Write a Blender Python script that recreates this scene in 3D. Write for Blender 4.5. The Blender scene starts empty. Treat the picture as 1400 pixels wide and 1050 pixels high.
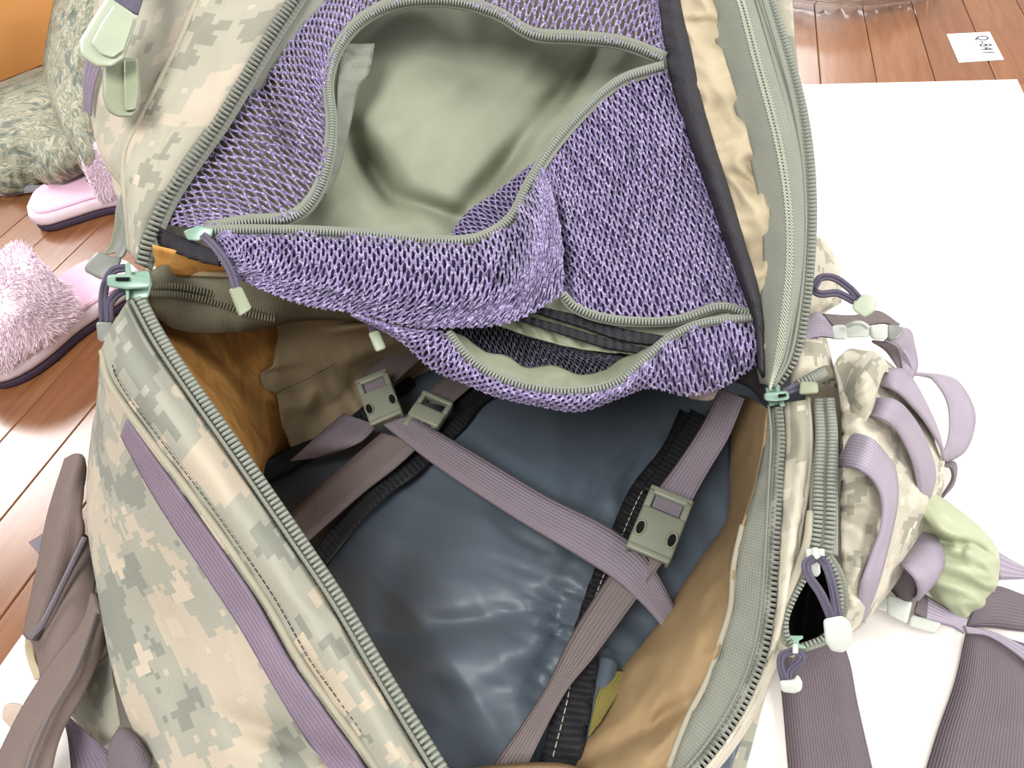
import bpy, bmesh, math, random
import numpy as np
from mathutils import Vector, Matrix, noise

# ------------------------------------------------------------------ camera
FPX, CAMH = 1050.0, 0.49
_d1 = np.array([365, -1115, 1050.0]); _d2 = np.array([-3946, -303, 1050.0])
_Y = _d1/np.linalg.norm(_d1); _X = -_d2/np.linalg.norm(_d2)
_X -= _Y*(_X@_Y); _X /= np.linalg.norm(_X); _Z = np.cross(_X, _Y)
R = np.array([_X, _Y, _Z])              # camera (right, down, forward) -> room (X across planks, Y along planks, Z up)
CAM = np.array([0, 0, CAMH])
sc = bpy.context.scene
col = sc.collection
cd = bpy.data.cameras.new('camera'); cd.sensor_width = 36; cd.lens = FPX/1400*36; cd.clip_start = 0.01
co = bpy.data.objects.new('camera', cd); col.objects.link(co)
M = Matrix.Identity(4)
for i in range(3):
    M[i][0] = R[i, 0]; M[i][1] = -R[i, 1]; M[i][2] = -R[i, 2]; M[i][3] = CAM[i]
co.matrix_world = M
sc.camera = co

# ------------------------------------------------------------------ light
W = bpy.data.worlds.new('room_daylight'); sc.world = W; W.use_nodes = True
W.node_tree.nodes['Background'].inputs[0].default_value = (0.97, 0.985, 1.0, 1)
W.node_tree.nodes['Background'].inputs[1].default_value = 0.66

def area(name, loc, target, sx, sy, power, color=(1, 1, 1)):
    l = bpy.data.lights.new(name, 'AREA'); l.shape = 'RECTANGLE'; l.size = sx; l.size_y = sy
    l.energy = power; l.color = color
    o = bpy.data.objects.new(name, l); col.objects.link(o); o.location = loc
    d = Vector(target)-Vector(loc); o.rotation_euler = d.to_track_quat('-Z', 'Y').to_euler()
    return o
area('window_light_far', (-0.35, 3.0, 1.45), (-0.1, 0.3, 0.1), 1.4, 1.4, 48, (1.0, 0.99, 0.97))
area('window_light_left', (-2.5, 1.45, 1.40), (-0.5, 0.3, 0.0), 1.0, 0.6, 52, (1.0, 0.99, 0.98))
area('window_light_right', (2.4, 0.7, 1.6), (0.1, 0.4, 0.1), 1.8, 1.6, 105, (1.0, 0.99, 0.985))
area('fill_light_front', (-0.25, -0.95, 2.1), (-0.2, 0.3, 0.1), 1.0, 1.0, 70, (1.0, 0.985, 0.97))  # added unseen fill behind the camera, brightens the pack's inside and lid
sc.view_settings.view_transform = 'Standard'; sc.view_settings.look = 'None'
sc.view_settings.gamma = 1; sc.view_settings.use_curve_mapping = False
sc.view_settings.exposure = -0.20

# ------------------------------------------------------------------ geometry helpers
def ray(x, y): return R@np.array([(x-700)/FPX, (y-525)/FPX, 1.0])
def P(x, y, z):                          # the point of height z seen at (x, y)
    r = ray(x, y); return CAM+r*((z-CAMH)/r[2])
def D(x, y, d): return CAM+ray(x, y)*d   # at distance d along the view axis
_A = np.array([[1, 185, 390], [1, 1060, 540], [1, 650, 0]], float)
_k = np.linalg.solve(_A, np.array([1/.457, 1/.435, 1/.505]))
def Ld(x, y): return 1/(_k[0]+_k[1]*x+_k[2]*y)
def L(x, y, o): return D(x, y, Ld(x, y)+o)   # on the raised lid, o behind its plane
def pix(p):
    c = (p-CAM)@R
    return 700+FPX*c[..., 0]/c[..., 2], 525+FPX*c[..., 1]/c[..., 2]

def cr(pts, n, closed=False):            # chord-length Catmull-Rom resampling
    p = np.asarray(pts, float)
    if len(p) == 1: return np.repeat(p, n, 0)
    s = np.linalg.norm(np.diff(p, axis=0), axis=1)**0.8+1e-9
    t = np.concatenate([[0], np.cumsum(s)]); t /= t[-1]
    if len(p) == 2:
        u = np.linspace(0, 1, n)[:, None]; return p[0]*(1-u)+p[1]*u
    m = np.zeros_like(p)
    m[1:-1] = (p[2:]-p[:-2])/(t[2:]-t[:-2])[:, None]
    m[0] = (p[1]-p[0])/(t[1]-t[0]); m[-1] = (p[-1]-p[-2])/(t[-1]-t[-2])
    u = np.linspace(0, 1, n); k = np.clip(np.searchsorted(t, u, side='right')-1, 0, len(p)-2)
    h = (t[k+1]-t[k])[:, None]; x = ((u-t[k])/(t[k+1]-t[k]))[:, None]
    return ((2*x**3-3*x**2+1)*p[k]+(x**3-2*x**2+x)*h*m[k]+(-2*x**3+3*x**2)*p[k+1]+(x**3-x**2)*h*m[k+1])

def conv(pts, f): return np.array([f(*q) for q in pts])

def loft(curves, nu, nv, f=P, disp=None):
    rows = np.array([cr(conv(c, f), nu) for c in curves])
    G = np.array([cr(rows[:, i], nv) for i in range(nu)]).transpose(1, 0, 2)
    if disp:
        px, py = pix(G)
        d = np.vectorize(disp)(px, py)
        v = G-CAM; v /= np.linalg.norm(v, axis=2, keepdims=True)
        G = G+v*d[..., None]
    return G

def fbm(x, y, s=1.0, seed=0.0, o=3): return noise.fractal(Vector((x*s, y*s, seed)), 0.8, 2.0, o)
def crease(x, y, ang, ln, wd, seed=0.0):  # elongated cloth creases, about 0..1
    a = math.radians(ang); c, s = math.cos(a), math.sin(a)
    w = 25*noise.noise(Vector((x/160, y/160, seed+9)))
    u = (x*c+y*s)/ln; v = (-x*s+y*c+w)/wd
    return 1-min(1.0, abs(noise.noise(Vector((u, v, seed))))*2.4)
def bump_at(x, y, cx, cy, rx, ry, ang=0):
    a = math.radians(ang); dx, dy = x-cx, y-cy
    u = (dx*math.cos(a)+dy*math.sin(a))/rx; v = (-dx*math.sin(a)+dy*math.cos(a))/ry
    return math.exp(-(u*u+v*v))

WL = {}                                   # world location of every object
def wl(o): return WL.get(o.name, np.zeros(3)) if o else np.zeros(3)
def rgb(r, g, b):
    def c(v):
        v /= 255.0
        return v/12.92 if v <= .04045 else ((v+.055)/1.055)**2.4
    return (c(r), c(g), c(b), 1)

def tag(o, label=None, cat=None, group=None, kind=None):
    if label: o['label'] = label
    if cat: o['category'] = cat
    if group: o['group'] = group
    if kind: o['kind'] = kind
    return o
def empty(name, loc, label=None, cat=None, group=None, kind=None, parent=None):
    o = bpy.data.objects.new(name, None); col.objects.link(o); o.empty_display_size = .05
    o.parent = parent; loc = np.array(loc, float); o.location = Vector(loc-wl(parent)); WL[o.name] = loc
    return tag(o, label, cat, group, kind)

def link_mesh(name, me, mat, parent=None, center=None, smooth=True, label=None, kind=None):
    n = len(me.vertices); co_ = np.empty(n*3); me.vertices.foreach_get('co', co_); co_ = co_.reshape(-1, 3)
    c = co_.mean(0) if center is None else np.array(center, float)
    me.vertices.foreach_set('co', (co_-c).ravel())
    if smooth: me.polygons.foreach_set('use_smooth', [True]*len(me.polygons))
    me.update()
    if mat: me.materials.append(mat)
    o = bpy.data.objects.new(name, me); col.objects.link(o); o.parent = parent
    o.location = Vector(c-wl(parent)); WL[o.name] = c
    return tag(o, label, kind=kind)

def raw(name, V, F, mat, parent=None, uv=None, **k):
    V = np.asarray(V, float); me = bpy.data.meshes.new(name)
    F = np.asarray(F, np.int32); nf, w = F.shape
    me.vertices.add(len(V)); me.vertices.foreach_set('co', V.ravel())
    me.loops.add(nf*w); me.loops.foreach_set('vertex_index', F.ravel())
    me.polygons.add(nf); me.polygons.foreach_set('loop_start', np.arange(nf)*w); me.polygons.foreach_set('loop_total', np.full(nf, w))
    if uv is not None:
        l = me.uv_layers.new(name='UVMap'); l.data.foreach_set('uv', np.asarray(uv)[F.ravel()].ravel())
    me.update(calc_edges=True); me.validate()
    return link_mesh(name, me, mat, parent, **k)

def gridmesh(name, G, mat, parent=None, thick=0.0012, uvoff=(0, 0), **k):
    if parent is not None: G = G.copy(); G[..., 2] = np.maximum(G[..., 2], .0035)
    nv, nu, _ = G.shape
    du = np.linalg.norm(np.diff(G, axis=1), axis=2); dv = np.linalg.norm(np.diff(G, axis=0), axis=2)
    u = np.concatenate([[0], np.cumsum(du.mean(0))]); v = np.concatenate([[0], np.cumsum(dv.mean(1))])
    U, V_ = np.meshgrid(u+uvoff[0], v+uvoff[1])
    uv = np.stack([U, V_], -1).reshape(-1, 2)
    i = np.arange(nv*nu).reshape(nv, nu)
    F = np.stack([i[:-1, :-1], i[1:, :-1], i[1:, 1:], i[:-1, 1:]], -1).reshape(-1, 4)
    o = raw(name, G.reshape(-1, 3), F, mat, parent, uv=uv, **k)
    if thick:
        m = o.modifiers.new('thickness', 'SOLIDIFY'); m.thickness = thick; m.offset = 0
    return o

def patch(name, curves, mat, parent, f=P, nu=40, nv=24, disp=None, thick=0.0012, **k):
    return gridmesh(name, loft(curves, nu, nv, f, disp), mat, parent, thick, **k)

def strap(name, A, B, mat, parent, f=P, n=40, thick=0.0018, sag=0.0, disp=None, **k):
    a, b = cr(conv(A, f), n), cr(conv(B, f), n)
    t = np.linspace(0, 1, 5)[:, None, None]
    G = a[None]*(1-t)+b[None]*t
    if disp:
        px, py = pix(G); d = np.vectorize(disp)(px, py)
        v = G-CAM; v /= np.linalg.norm(v, axis=2, keepdims=True); G = G+v*d[..., None]
    return gridmesh(name, G, mat, parent, thick, **k)

def tube_arrays(paths, r, sides=6):       # paths (m, n, 3) -> verts, quads
    p = np.asarray(paths, float); m, n, _ = p.shape
    T = np.gradient(p, axis=1); T /= np.linalg.norm(T, axis=2, keepdims=True)+1e-12
    ref = np.array([0.31, 0.22, 0.92]); ref = np.broadcast_to(ref, T.shape)
    Bv = np.cross(T, ref); Bv /= np.linalg.norm(Bv, axis=2, keepdims=True)+1e-12
    Nv = np.cross(Bv, T)
    a = np.arange(sides)*2*math.pi/sides
    rr = np.asarray(r, float)
    if rr.ndim == 1: rr = rr[None, :, None, None]
    V = p[:, :, None]+rr*(np.cos(a)[None, None, :, None]*Nv[:, :, None]+np.sin(a)[None, None, :, None]*Bv[:, :, None])
    i = np.arange(m*n*sides).reshape(m, n, sides); j = np.roll(i, -1, 2)
    F = np.stack([i[:, :-1], j[:, :-1], j[:, 1:], i[:, 1:]], -1).reshape(-1, 4)
    return V.reshape(-1, 3), F
def tube(name, path, r, mat, parent, n=40, sides=8, **k):
    q = cr(path, n); V, F = tube_arrays(q[None], r, sides)
    me_caps = len(V); V = np.vstack([V, q[0], q[-1]])
    s = sides; c = []
    for a in range(s):
        c.append([me_caps, (a+1) % s, a, a]); e = me_caps-s
        c.append([me_caps+1, e+a, e+(a+1) % s, e+(a+1) % s])
    arc = np.concatenate([[0], np.cumsum(np.linalg.norm(np.diff(q, axis=0), axis=1))])
    uv = np.array([[arc[i//s], (i % s)/s*r*6] for i in range(me_caps)]+[[0, 0], [arc[-1], 0]])
    me = bpy.data.meshes.new(name)
    faces = F.tolist()+[list(dict.fromkeys(x)) for x in c]
    me.from_pydata(V.tolist(), [], faces)
    l = me.uv_layers.new(name='UVMap'); idx = np.empty(len(me.loops), np.int32); me.loops.foreach_get('vertex_index', idx)
    l.data.foreach_set('uv', uv[idx].ravel())
    return link_mesh(name, me, mat, parent, **k)

def teeth(name, path, mat, parent, pitch=0.0022, across=0.006, along=0.0014, h=0.003, face=None, offset=0.0, label=None):
    """zipper elements: small rounded blocks in a row along the path"""
    fine = cr(path, 600); s = np.concatenate([[0], np.cumsum(np.linalg.norm(np.diff(fine, axis=0), axis=1))])
    n = int(s[-1]/pitch); t = (np.arange(n)+.5)*pitch
    c = np.stack([np.interp(t, s, fine[:, i]) for i in range(3)], 1)
    T = np.gradient(c, axis=0); T /= np.linalg.norm(T, axis=1, keepdims=True)
    N = (CAM-c) if face is None else np.broadcast_to(np.array(face, float), c.shape)
    N = N-T*(N*T).sum(1, keepdims=True); N /= np.linalg.norm(N, axis=1, keepdims=True)
    B = np.cross(T, N)
    prof = [(-1, -1, -1), (1, -1, -1), (1, 1, -1), (-1, 1, -1), (-1, -1, .3), (1, -1, .3), (1, 1, .3), (-1, 1, .3), (-.6, -.6, 1), (.6, -.6, 1), (.6, .6, 1), (-.6, .6, 1)]
    q = np.array(prof)*np.array([along/2, across/2, h/2])
    c = c+B*offset
    V = c[:, None]+q[None, :, :1]*T[:, None]+q[None, :, 1:2]*B[:, None]+q[None, :, 2:]*N[:, None]
    f0 = np.array([[0, 1, 5, 4], [1, 2, 6, 5], [2, 3, 7, 6], [3, 0, 4, 7], [4, 5, 9, 8], [5, 6, 10, 9], [6, 7, 11, 10], [7, 4, 8, 11], [8, 9, 10, 11], [3, 2, 1, 0]])
    F = (f0[None]+np.arange(n)[:, None, None]*12).reshape(-1, 4)
    return raw(name, V.reshape(-1, 3), F, mat, parent, smooth=False, kind='stuff', label=label)

def stitches(name, path, mat, parent, pitch=.004, ln=.0026, w=.0006, lift=.0012):
    fine = cr(path, 500); s = np.concatenate([[0], np.cumsum(np.linalg.norm(np.diff(fine, axis=0), axis=1))])
    n = int(s[-1]/pitch); t = np.arange(n)*pitch
    ps = []
    for q in np.linspace(0, 1, 4):
        tt = t+q*ln; c = np.stack([np.interp(tt, s, fine[:, i]) for i in range(3)], 1)
        v = CAM-c; v /= np.linalg.norm(v, axis=1, keepdims=True); ps.append(c+v*lift*math.sin(math.pi*q)+v*.0006)
    V, F = tube_arrays(np.stack(ps, 1), w, 4)
    return raw(name, V, F, mat, parent, kind='stuff')

def net(name, G, nu, nv, mat, parent, r=0.0005, seed=1, label=None, amp=.47, twin=True):
    """knitted net: zigzag yarns joined into small hexagonal holes on the surface G"""
    rng = np.random.RandomState(seed); H_, W_, _ = G.shape
    def S(u, v):
        x = np.clip(u, 0, 1)*(W_-1); y = np.clip(v, 0, 1)*(H_-1)
        i = np.minimum(x.astype(int), W_-2); j = np.minimum(y.astype(int), H_-2); a = (x-i)[..., None]; b = (y-j)[..., None]
        return G[j, i]*(1-a)*(1-b)+G[j, i+1]*a*(1-b)+G[j+1, i]*(1-a)*b+G[j+1, i+1]*a*b
    k = np.arange(nu*4+1); rows = np.arange(nv+1)
    K, J = np.meshgrid(k, rows)
    ph = (K+2*(J % 2)) % 4
    zig = np.where(ph < 2, 1.0, -1.0)
    v = (J+amp*zig+rng.normal(0, .05, K.shape))/nv
    u = (K+rng.normal(0, .16, K.shape))/(4*nu)
    base = S(u, v)
    n1 = np.cross(np.gradient(base, axis=1), CAM-base); n1 /= np.linalg.norm(n1, axis=2, keepdims=True)+1e-12
    vw = CAM-base; vw /= np.linalg.norm(vw, axis=2, keepdims=True)
    allV, allF, off = [], [], 0
    for s in ((1, -1) if twin else (0,)):
        sg = s*np.where((K//1) % 2 == 0, 1.0, -1.0)
        q = base+n1*(sg*r*.85)[..., None]+vw*(rng.normal(0, r*.5, K.shape)+sg*r*.6)[..., None]
        V, F = tube_arrays(q, r*(.85+.0*rng.rand()), 4)
        allV.append(V); allF.append(F+off); off += len(V)
    return raw(name, np.vstack(allV), np.vstack(allF), mat, parent, kind='stuff', label=label, smooth=True)

def bmobj(name, bm, mat, parent, bevel=0.0, seg=2, smooth=True, **k):
    bmesh.ops.recalc_face_normals(bm, faces=bm.faces)
    me = bpy.data.meshes.new(name); bm.to_mesh(me); bm.free()
    o = link_mesh(name, me, mat, parent, smooth=smooth, **k)
    if bevel:
        m = o.modifiers.new('bevel', 'BEVEL'); m.width = bevel; m.segments = seg; m.limit_method = 'ANGLE'; m.angle_limit = .6
    return o
def prism(bm, pts, ext):                  # closed polygon (world points) extruded by a world vector
    a = [bm.verts.new(Vector(p)) for p in pts]; b = [bm.verts.new(Vector(np.asarray(p)+ext)) for p in pts]
    bm.faces.new(a); bm.faces.new(b[::-1]); n = len(a)
    for i in range(n): bm.faces.new([a[i], b[i], b[(i+1) % n], a[(i+1) % n]])
def plate(name, poly, mat, parent, thick, f, bevel=.0012, **k):
    """solid moulding: its outline on a plane at its own place, given real thickness away from the viewer"""
    pts = conv(poly, f); c = pts.mean(0); v = c-CAM; v /= np.linalg.norm(v)
    bm = bmesh.new(); prism(bm, pts, v*thick)
    return bmobj(name, bm, mat, parent, bevel, 3, **k)
def boxf(bm, o, ax, ay, az, x0, x1, y0, y1, z0, z1):
    v = [bm.verts.new(Vector(o+ax*x+ay*y+az*z)) for z in (z0, z1) for x, y in ((x0, y0), (x1, y0), (x1, y1), (x0, y1))]
    for q in ((3, 2, 1, 0), (4, 5, 6, 7), (0, 1, 5, 4), (1, 2, 6, 5), (2, 3, 7, 6), (3, 0, 4, 7)): bm.faces.new([v[i] for i in q])
def frame(p0, p1, up=None):
    ay = p1-p0; ln = np.linalg.norm(ay); ay = ay/ln
    up = (CAM-p0) if up is None else np.array(up, float)
    az = up-ay*(up@ay); az /= np.linalg.norm(az); ax = np.cross(ay, az)
    return ax, ay, az, ln

# ------------------------------------------------------------------ materials
class NT:
    def __init__(s, name):
        s.m = bpy.data.materials.new(name); s.m.use_nodes = True; s.t = s.m.node_tree
        s.b = s.t.nodes['Principled BSDF']
    def n(s, kind, **k):
        x = s.t.nodes.new(kind)
        for a, v in k.items():
            if a.startswith('i_'):
                key = a[2:]; key = int(key) if key.isdigit() else key
                x.inputs[key].default_value = v
            else: setattr(x, a, v)
        return x
    def l(s, a, b): s.t.links.new(a, b)
    def uv(s, sx=1, sy=1, gen='UV'):
        c = s.n('ShaderNodeTexCoord'); m = s.n('ShaderNodeMapping'); m.inputs['Scale'].default_value = (sx, sy, 1 if gen == 'UV' else sx)
        s.l(c.outputs[gen], m.inputs['Vector']); return m.outputs[0]
    def ramp(s, fac, stops, interp='LINEAR'):
        r = s.n('ShaderNodeValToRGB'); e = r.color_ramp; e.interpolation = interp
        while len(e.elements) < len(stops): e.elements.new(.5)
        for el, (p, c) in zip(e.elements, stops): el.position = p; el.color = c
        s.l(fac, r.inputs[0]); return r.outputs[0]
    def mix(s, fac, a, b, blend='MIX'):
        x = s.n('ShaderNodeMix', data_type='RGBA', blend_type=blend)
        for v, i in ((fac, 0), (a, 6), (b, 7)):
            if hasattr(v, 'default_value') or hasattr(v, 'is_output'): s.l(v, x.inputs[i])
            else: x.inputs[i].default_value = v
        return x.outputs[2]
    def noise(s, vec, scale, detail=3, rough=.5, dist=0):
        x = s.n('ShaderNodeTexNoise'); x.inputs['Scale'].default_value = scale; x.inputs['Detail'].default_value = detail
        x.inputs['Roughness'].default_value = rough; x.inputs['Distortion'].default_value = dist
        s.l(vec, x.inputs['Vector']); return x.outputs['Fac']
    def wave(s, vec, period, direction='X'):
        x = s.n('ShaderNodeTexWave', bands_direction=direction); x.inputs['Scale'].default_value = .314/period
        s.l(vec, x.inputs['Vector']); return x.outputs['Fac']
    def math(s, op, a, b):
        x = s.n('ShaderNodeMath', operation=op)
        for v, i in ((a, 0), (b, 1)):
            if hasattr(v, 'is_output'): s.l(v, x.inputs[i])
            else: x.inputs[i].default_value = v
        return x.outputs[0]
    def bump(s, h, strength=.4, dist=.0006):
        b = s.n('ShaderNodeBump'); b.inputs['Strength'].default_value = strength; b.inputs['Distance'].default_value = dist
        s.l(h, b.inputs['Height']); s.l(b.outputs[0], s.b.inputs['Normal'])
    def fin(s, colr, rough=.8, spec=.3, sheen=0, **k):
        if hasattr(colr, 'is_output'): s.l(colr, s.b.inputs['Base Color'])
        else: s.b.inputs['Base Color'].default_value = colr
        s.b.inputs['Roughness'].default_value = rough; s.b.inputs['Specular IOR Level'].default_value = spec
        if sheen: s.b.inputs['Sheen Weight'].default_value = sheen; s.b.inputs['Sheen Roughness'].default_value = .4
        return s.m

def weave(name, c1, c2, pu=.0011, pv=.0011, rough=.85, spec=.25, bump=.5, var=.25, vs=60, sheen=0, dist=.0005):
    t = NT(name); uv = t.uv()
    w = t.math('MULTIPLY', t.wave(uv, pu, 'X'), t.wave(uv, pv, 'Y'))
    n = t.noise(uv, vs, 4)
    c = t.mix(n, c1, c2)
    dk = t.mix(.35, c, (0, 0, 0, 1)); c = t.mix(w, dk, c)
    t.bump(w, bump, dist); return t.fin(c, rough, spec, sheen)
def webbing(name, c1, c2, rib=.0021, rough=.6, spec=.35):
    t = NT(name); uv = t.uv()
    a = t.wave(uv, rib, 'Y'); b = t.wave(uv, .0009, 'X')
    h = t.math('ADD', t.math('MULTIPLY', a, .7), t.math('MULTIPLY', b, .5))
    c = t.mix(t.noise(uv, 45, 3), c1, c2)
    c = t.mix(t.math('MULTIPLY', h, .8), t.mix(.42, c, (0.01, .01, .012, 1)), c)
    t.bump(h, .6, .0006); return t.fin(c, rough, spec)
def camo(name, cols, px=.0032, scale=16, pu=.0010, rough=.85, bump=.35):
    t = NT(name); uv = t.uv()
    def snap(inc):
        s = t.n('ShaderNodeVectorMath', operation='SNAP'); s.inputs[1].default_value = (inc, inc, inc); t.l(uv, s.inputs[0]); return s.outputs[0]
    n1 = t.noise(snap(px), scale, 3, .6); n2 = t.noise(snap(px*1.6), scale*1.7, 2, .55); n3 = t.noise(snap(px), 90, 1, .5)
    a = t.math('ADD', n1, t.math('MULTIPLY', t.math('SUBTRACT', n3, .5), .14))
    c = t.ramp(a, [(0, cols[0]), (.43, cols[1]), (.53, cols[2]), (.66, cols[3])], 'CONSTANT')
    m = t.math('GREATER_THAN', n2, .63); c = t.mix(m, c, cols[3])
    soft = t.noise(uv, 30, 4); c = t.mix(t.math('MULTIPLY', soft, .35), c, cols[1])
    w = t.math('MULTIPLY', t.wave(uv, pu, 'X'), t.wave(uv, pu*1.15, 'Y'))
    c = t.mix(w, t.mix(.22, c, (.05, .05, .04, 1)), c)
    t.bump(w, bump, .0005); return t.fin(c, rough, .25, .1)
def plain(name, c, rough=.45, spec=.45, var=None, bump=0, sheen=0, metal=0):
    t = NT(name); g = t.uv(1, 1, 'Object'); n = t.noise(g, 60, 4)
    c2 = var or tuple(min(1, v*.82) for v in c[:3])+(1,)
    if bump: t.bump(t.noise(g, 900, 3), bump, .0006)
    t.b.inputs['Metallic'].default_value = metal
    return t.fin(t.mix(n, c, c2), rough, spec, sheen)

m_camo = camo('camouflage_cordura', [rgb(132, 134, 122), rgb(164, 162, 146), rgb(198, 182, 160), rgb(208, 192, 168)], .0045, 15)
m_camo_lit = camo('camouflage_cordura_lit', [rgb(150, 146, 128), rgb(196, 188, 168), rgb(214, 204, 184), rgb(224, 214, 196)], .0038, 16)  # same camouflage, bright light on the right side painted in as paler colours
m_camo_lid = camo('camouflage_cordura_lid', [rgb(142, 140, 126), rgb(176, 170, 152), rgb(198, 184, 164), rgb(205, 188, 170)], .0042, 14, pu=.0014)
m_mauve = webbing('mauve_grey_webbing', rgb(142, 130, 140), rgb(128, 117, 124))
m_mauve_lit = webbing('light_washed_mauve_webbing', rgb(180, 168, 182), rgb(164, 152, 166))  # mauve webbing with the washed-out light of the right side in its colour
m_taupeweb = webbing('taupe_webbing', rgb(128, 116, 114), rgb(116, 104, 102))
m_wide = webbing('wide_plum_grey_webbing', rgb(122, 108, 114), rgb(108, 96, 102), rib=.0016)
m_oliveweb = webbing('olive_yellow_webbing', rgb(150, 138, 70), rgb(132, 120, 58))
m_purpleweb = webbing('purple_grey_webbing', rgb(150, 132, 152), rgb(128, 112, 124), rib=.0024)
m_tape = weave('grey_green_zipper_tape', rgb(158, 160, 146), rgb(142, 144, 130), .0016, .0012, bump=.5)
m_tape_dark = weave('olive_zipper_tape', rgb(132, 128, 108), rgb(118, 114, 94), .0016, .0012, bump=.5)
m_teeth = plain('grey_green_zipper_teeth', rgb(136, 140, 128), .4, .5)
m_teeth_dk = plain('dark_grey_green_zipper_teeth', rgb(122, 124, 114), .4, .5)
m_green = plain('pale_green_plastic', rgb(168, 176, 152), .42, .45)
m_sage = plain('sage_green_plastic', rgb(140, 146, 120), .45, .45)
m_mint = plain('mint_green_enamelled_metal', rgb(128, 158, 138), .3, .6)
m_greyp = plain('grey_plastic', rgb(128, 130, 122), .38, .5)
m_greyb = plain('olive_grey_buckle_plastic', rgb(122, 125, 108), .42, .45)
m_ltgrey = plain('light_grey_plastic', rgb(190, 194, 184), .4, .45)
m_slot = plain('recess_shade', rgb(22, 22, 22), .8, .1)  # black paint for the shade inside slots and pocket openings
m_black = weave('black_binding', rgb(50, 46, 52), rgb(38, 36, 42), .0015, .0015, .6, .35, .6)
m_elastic = weave('black_elastic', rgb(30, 30, 34), rgb(20, 20, 24), .004, .0012, .6, .35, .8)
m_thread = plain('pale_thread', rgb(170, 165, 150), .7, .2)
m_thread_dk = plain('dark_thread', rgb(62, 56, 42), .8, .2)
m_tan = weave('tan_lining', rgb(188, 160, 120), rgb(170, 140, 98), .0010, .0010, .7, .3, .35)
m_cream = weave('cream_lining', rgb(212, 197, 166), rgb(196, 178, 146), .0010, .0010, .7, .3, .3)
m_olive = plain('olive_coated_nylon', rgb(144, 147, 127), .6, .3, rgb(134, 137, 116), .04)
m_piping = plain('beige_piping', rgb(168, 161, 142), .8, .2, rgb(150, 144, 126))
m_stitch = plain('pale_green_stitching', rgb(172, 174, 156), .7, .2)
m_olive_lite = plain('pale_olive_nylon', rgb(150, 156, 132), .6, .3, rgb(138, 144, 120), .05)
m_taupe = weave('taupe_lining', rgb(170, 152, 120), rgb(150, 134, 104), .0009, .0009, .75, .25, .25)
m_cord = webbing('purple_grey_cord', rgb(110, 102, 122), rgb(80, 74, 92), rib=.0012)
m_strapcloth = weave('mauve_taupe_cordura', rgb(142, 124, 116), rgb(126, 110, 104), .0012, .0012, .8, .25, .4)
m_pouch = plain('pale_green_nylon', rgb(172, 178, 146), .55, .35, rgb(158, 164, 134), .03)
m_backing = plain('taupe_pocket_backing', rgb(116, 108, 92), .8, .2)
m_purpleback = weave('shaded_purple_backing', rgb(84, 72, 106), rgb(72, 60, 92), .002, .002, .9, .1, .6)  # second net layer, with the shade behind the holes in its colour

def netmat(name, c1, c2, c3):
    t = NT(name); g = t.uv(1, 1, 'Object')
    n = t.noise(g, 520, 2, .6)
    c = t.ramp(n, [(.30, c1), (.5, c2), (.68, c3)])
    return t.fin(c, .38, .55, .25)
m_net = netmat('purple_net_yarn', rgb(86, 74, 114), rgb(127, 112, 153), rgb(178, 166, 196))
m_netdk = netmat('shaded_net_yarn', rgb(30, 26, 42), rgb(48, 42, 62), rgb(110, 104, 124))  # dark net yarn, pushed darker to carry the shade inside the pocket

def lining_orange():
    t = NT('orange_tan_coated_lining'); uv = t.uv(1, 1)
    n = t.noise(uv, 26, 4, .6, 1.6); c = t.ramp(n, [(.3, rgb(160, 110, 56)), (.48, rgb(198, 142, 76)), (.6, rgb(214, 162, 94)), (.75, rgb(184, 132, 74))])
    t.bump(n, .5, .003); return t.fin(c, .55, .35)
m_orange = lining_orange()
def bluecoat():
    t = NT('blue_grey_coated_nylon'); g = t.uv(1, 1, 'Object')
    c = t.mix(t.noise(g, 9, 3), rgb(68, 81, 94), rgb(82, 89, 95))
    t.bump(t.noise(g, 30, 3, .5, .6), .04, .004); return t.fin(c, .48, .45, .1)
m_blue = bluecoat()
def tiger():
    t = NT('striped_camouflage_ripstop'); uv = t.uv(1, 2.6)
    n = t.noise(uv, 16, 4, .6, 1.2)
    c = t.ramp(n, [(0, rgb(96, 102, 90)), (.40, rgb(124, 127, 110)), (.47, rgb(168, 161, 138)), (.52, rgb(116, 119, 103)), (.58, rgb(146, 142, 121)), (.66, rgb(104, 112, 99))], 'CONSTANT')
    t.bump(t.noise(t.uv(), 22, 3), .5, .004); return t.fin(c, .8, .25, .1)
m_tiger = tiger()
def wood():
    t = NT('brown_floorboard'); c = t.n('ShaderNodeTexCoord'); oi = t.n('ShaderNodeObjectInfo')
    mp = t.n('ShaderNodeMapping'); mp.inputs['Scale'].default_value = (14, 1.2, 1)
    t.l(c.outputs['Object'], mp.inputs['Vector'])
    off = t.n('ShaderNodeVectorMath', operation='ADD'); t.l(mp.outputs[0], off.inputs[0])
    cm = t.n('ShaderNodeCombineXYZ'); t.l(t.math('MULTIPLY', oi.outputs['Random'], 37.0), cm.inputs[1]); t.l(cm.outputs[0], off.inputs[1])
    n = t.noise(off.outputs[0], 5, 6, .6, .8); n2 = t.noise(off.outputs[0], 22, 3, .6)
    a = t.ramp(n, [(.3, rgb(132, 84, 52)), (.55, rgb(150, 102, 66)), (.75, rgb(160, 112, 74))])
    a = t.mix(t.math('MULTIPLY', oi.outputs['Random'], .35), a, rgb(110, 66, 42))
    a = t.mix(t.math('MULTIPLY', n2, .3), a, rgb(96, 54, 30))
    t.bump(n2, .05, .001); return t.fin(a, .22, .5)
m_wood = wood()
m_groove = plain('dark_board_joint', rgb(70, 42, 28), .9, .1)
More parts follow.
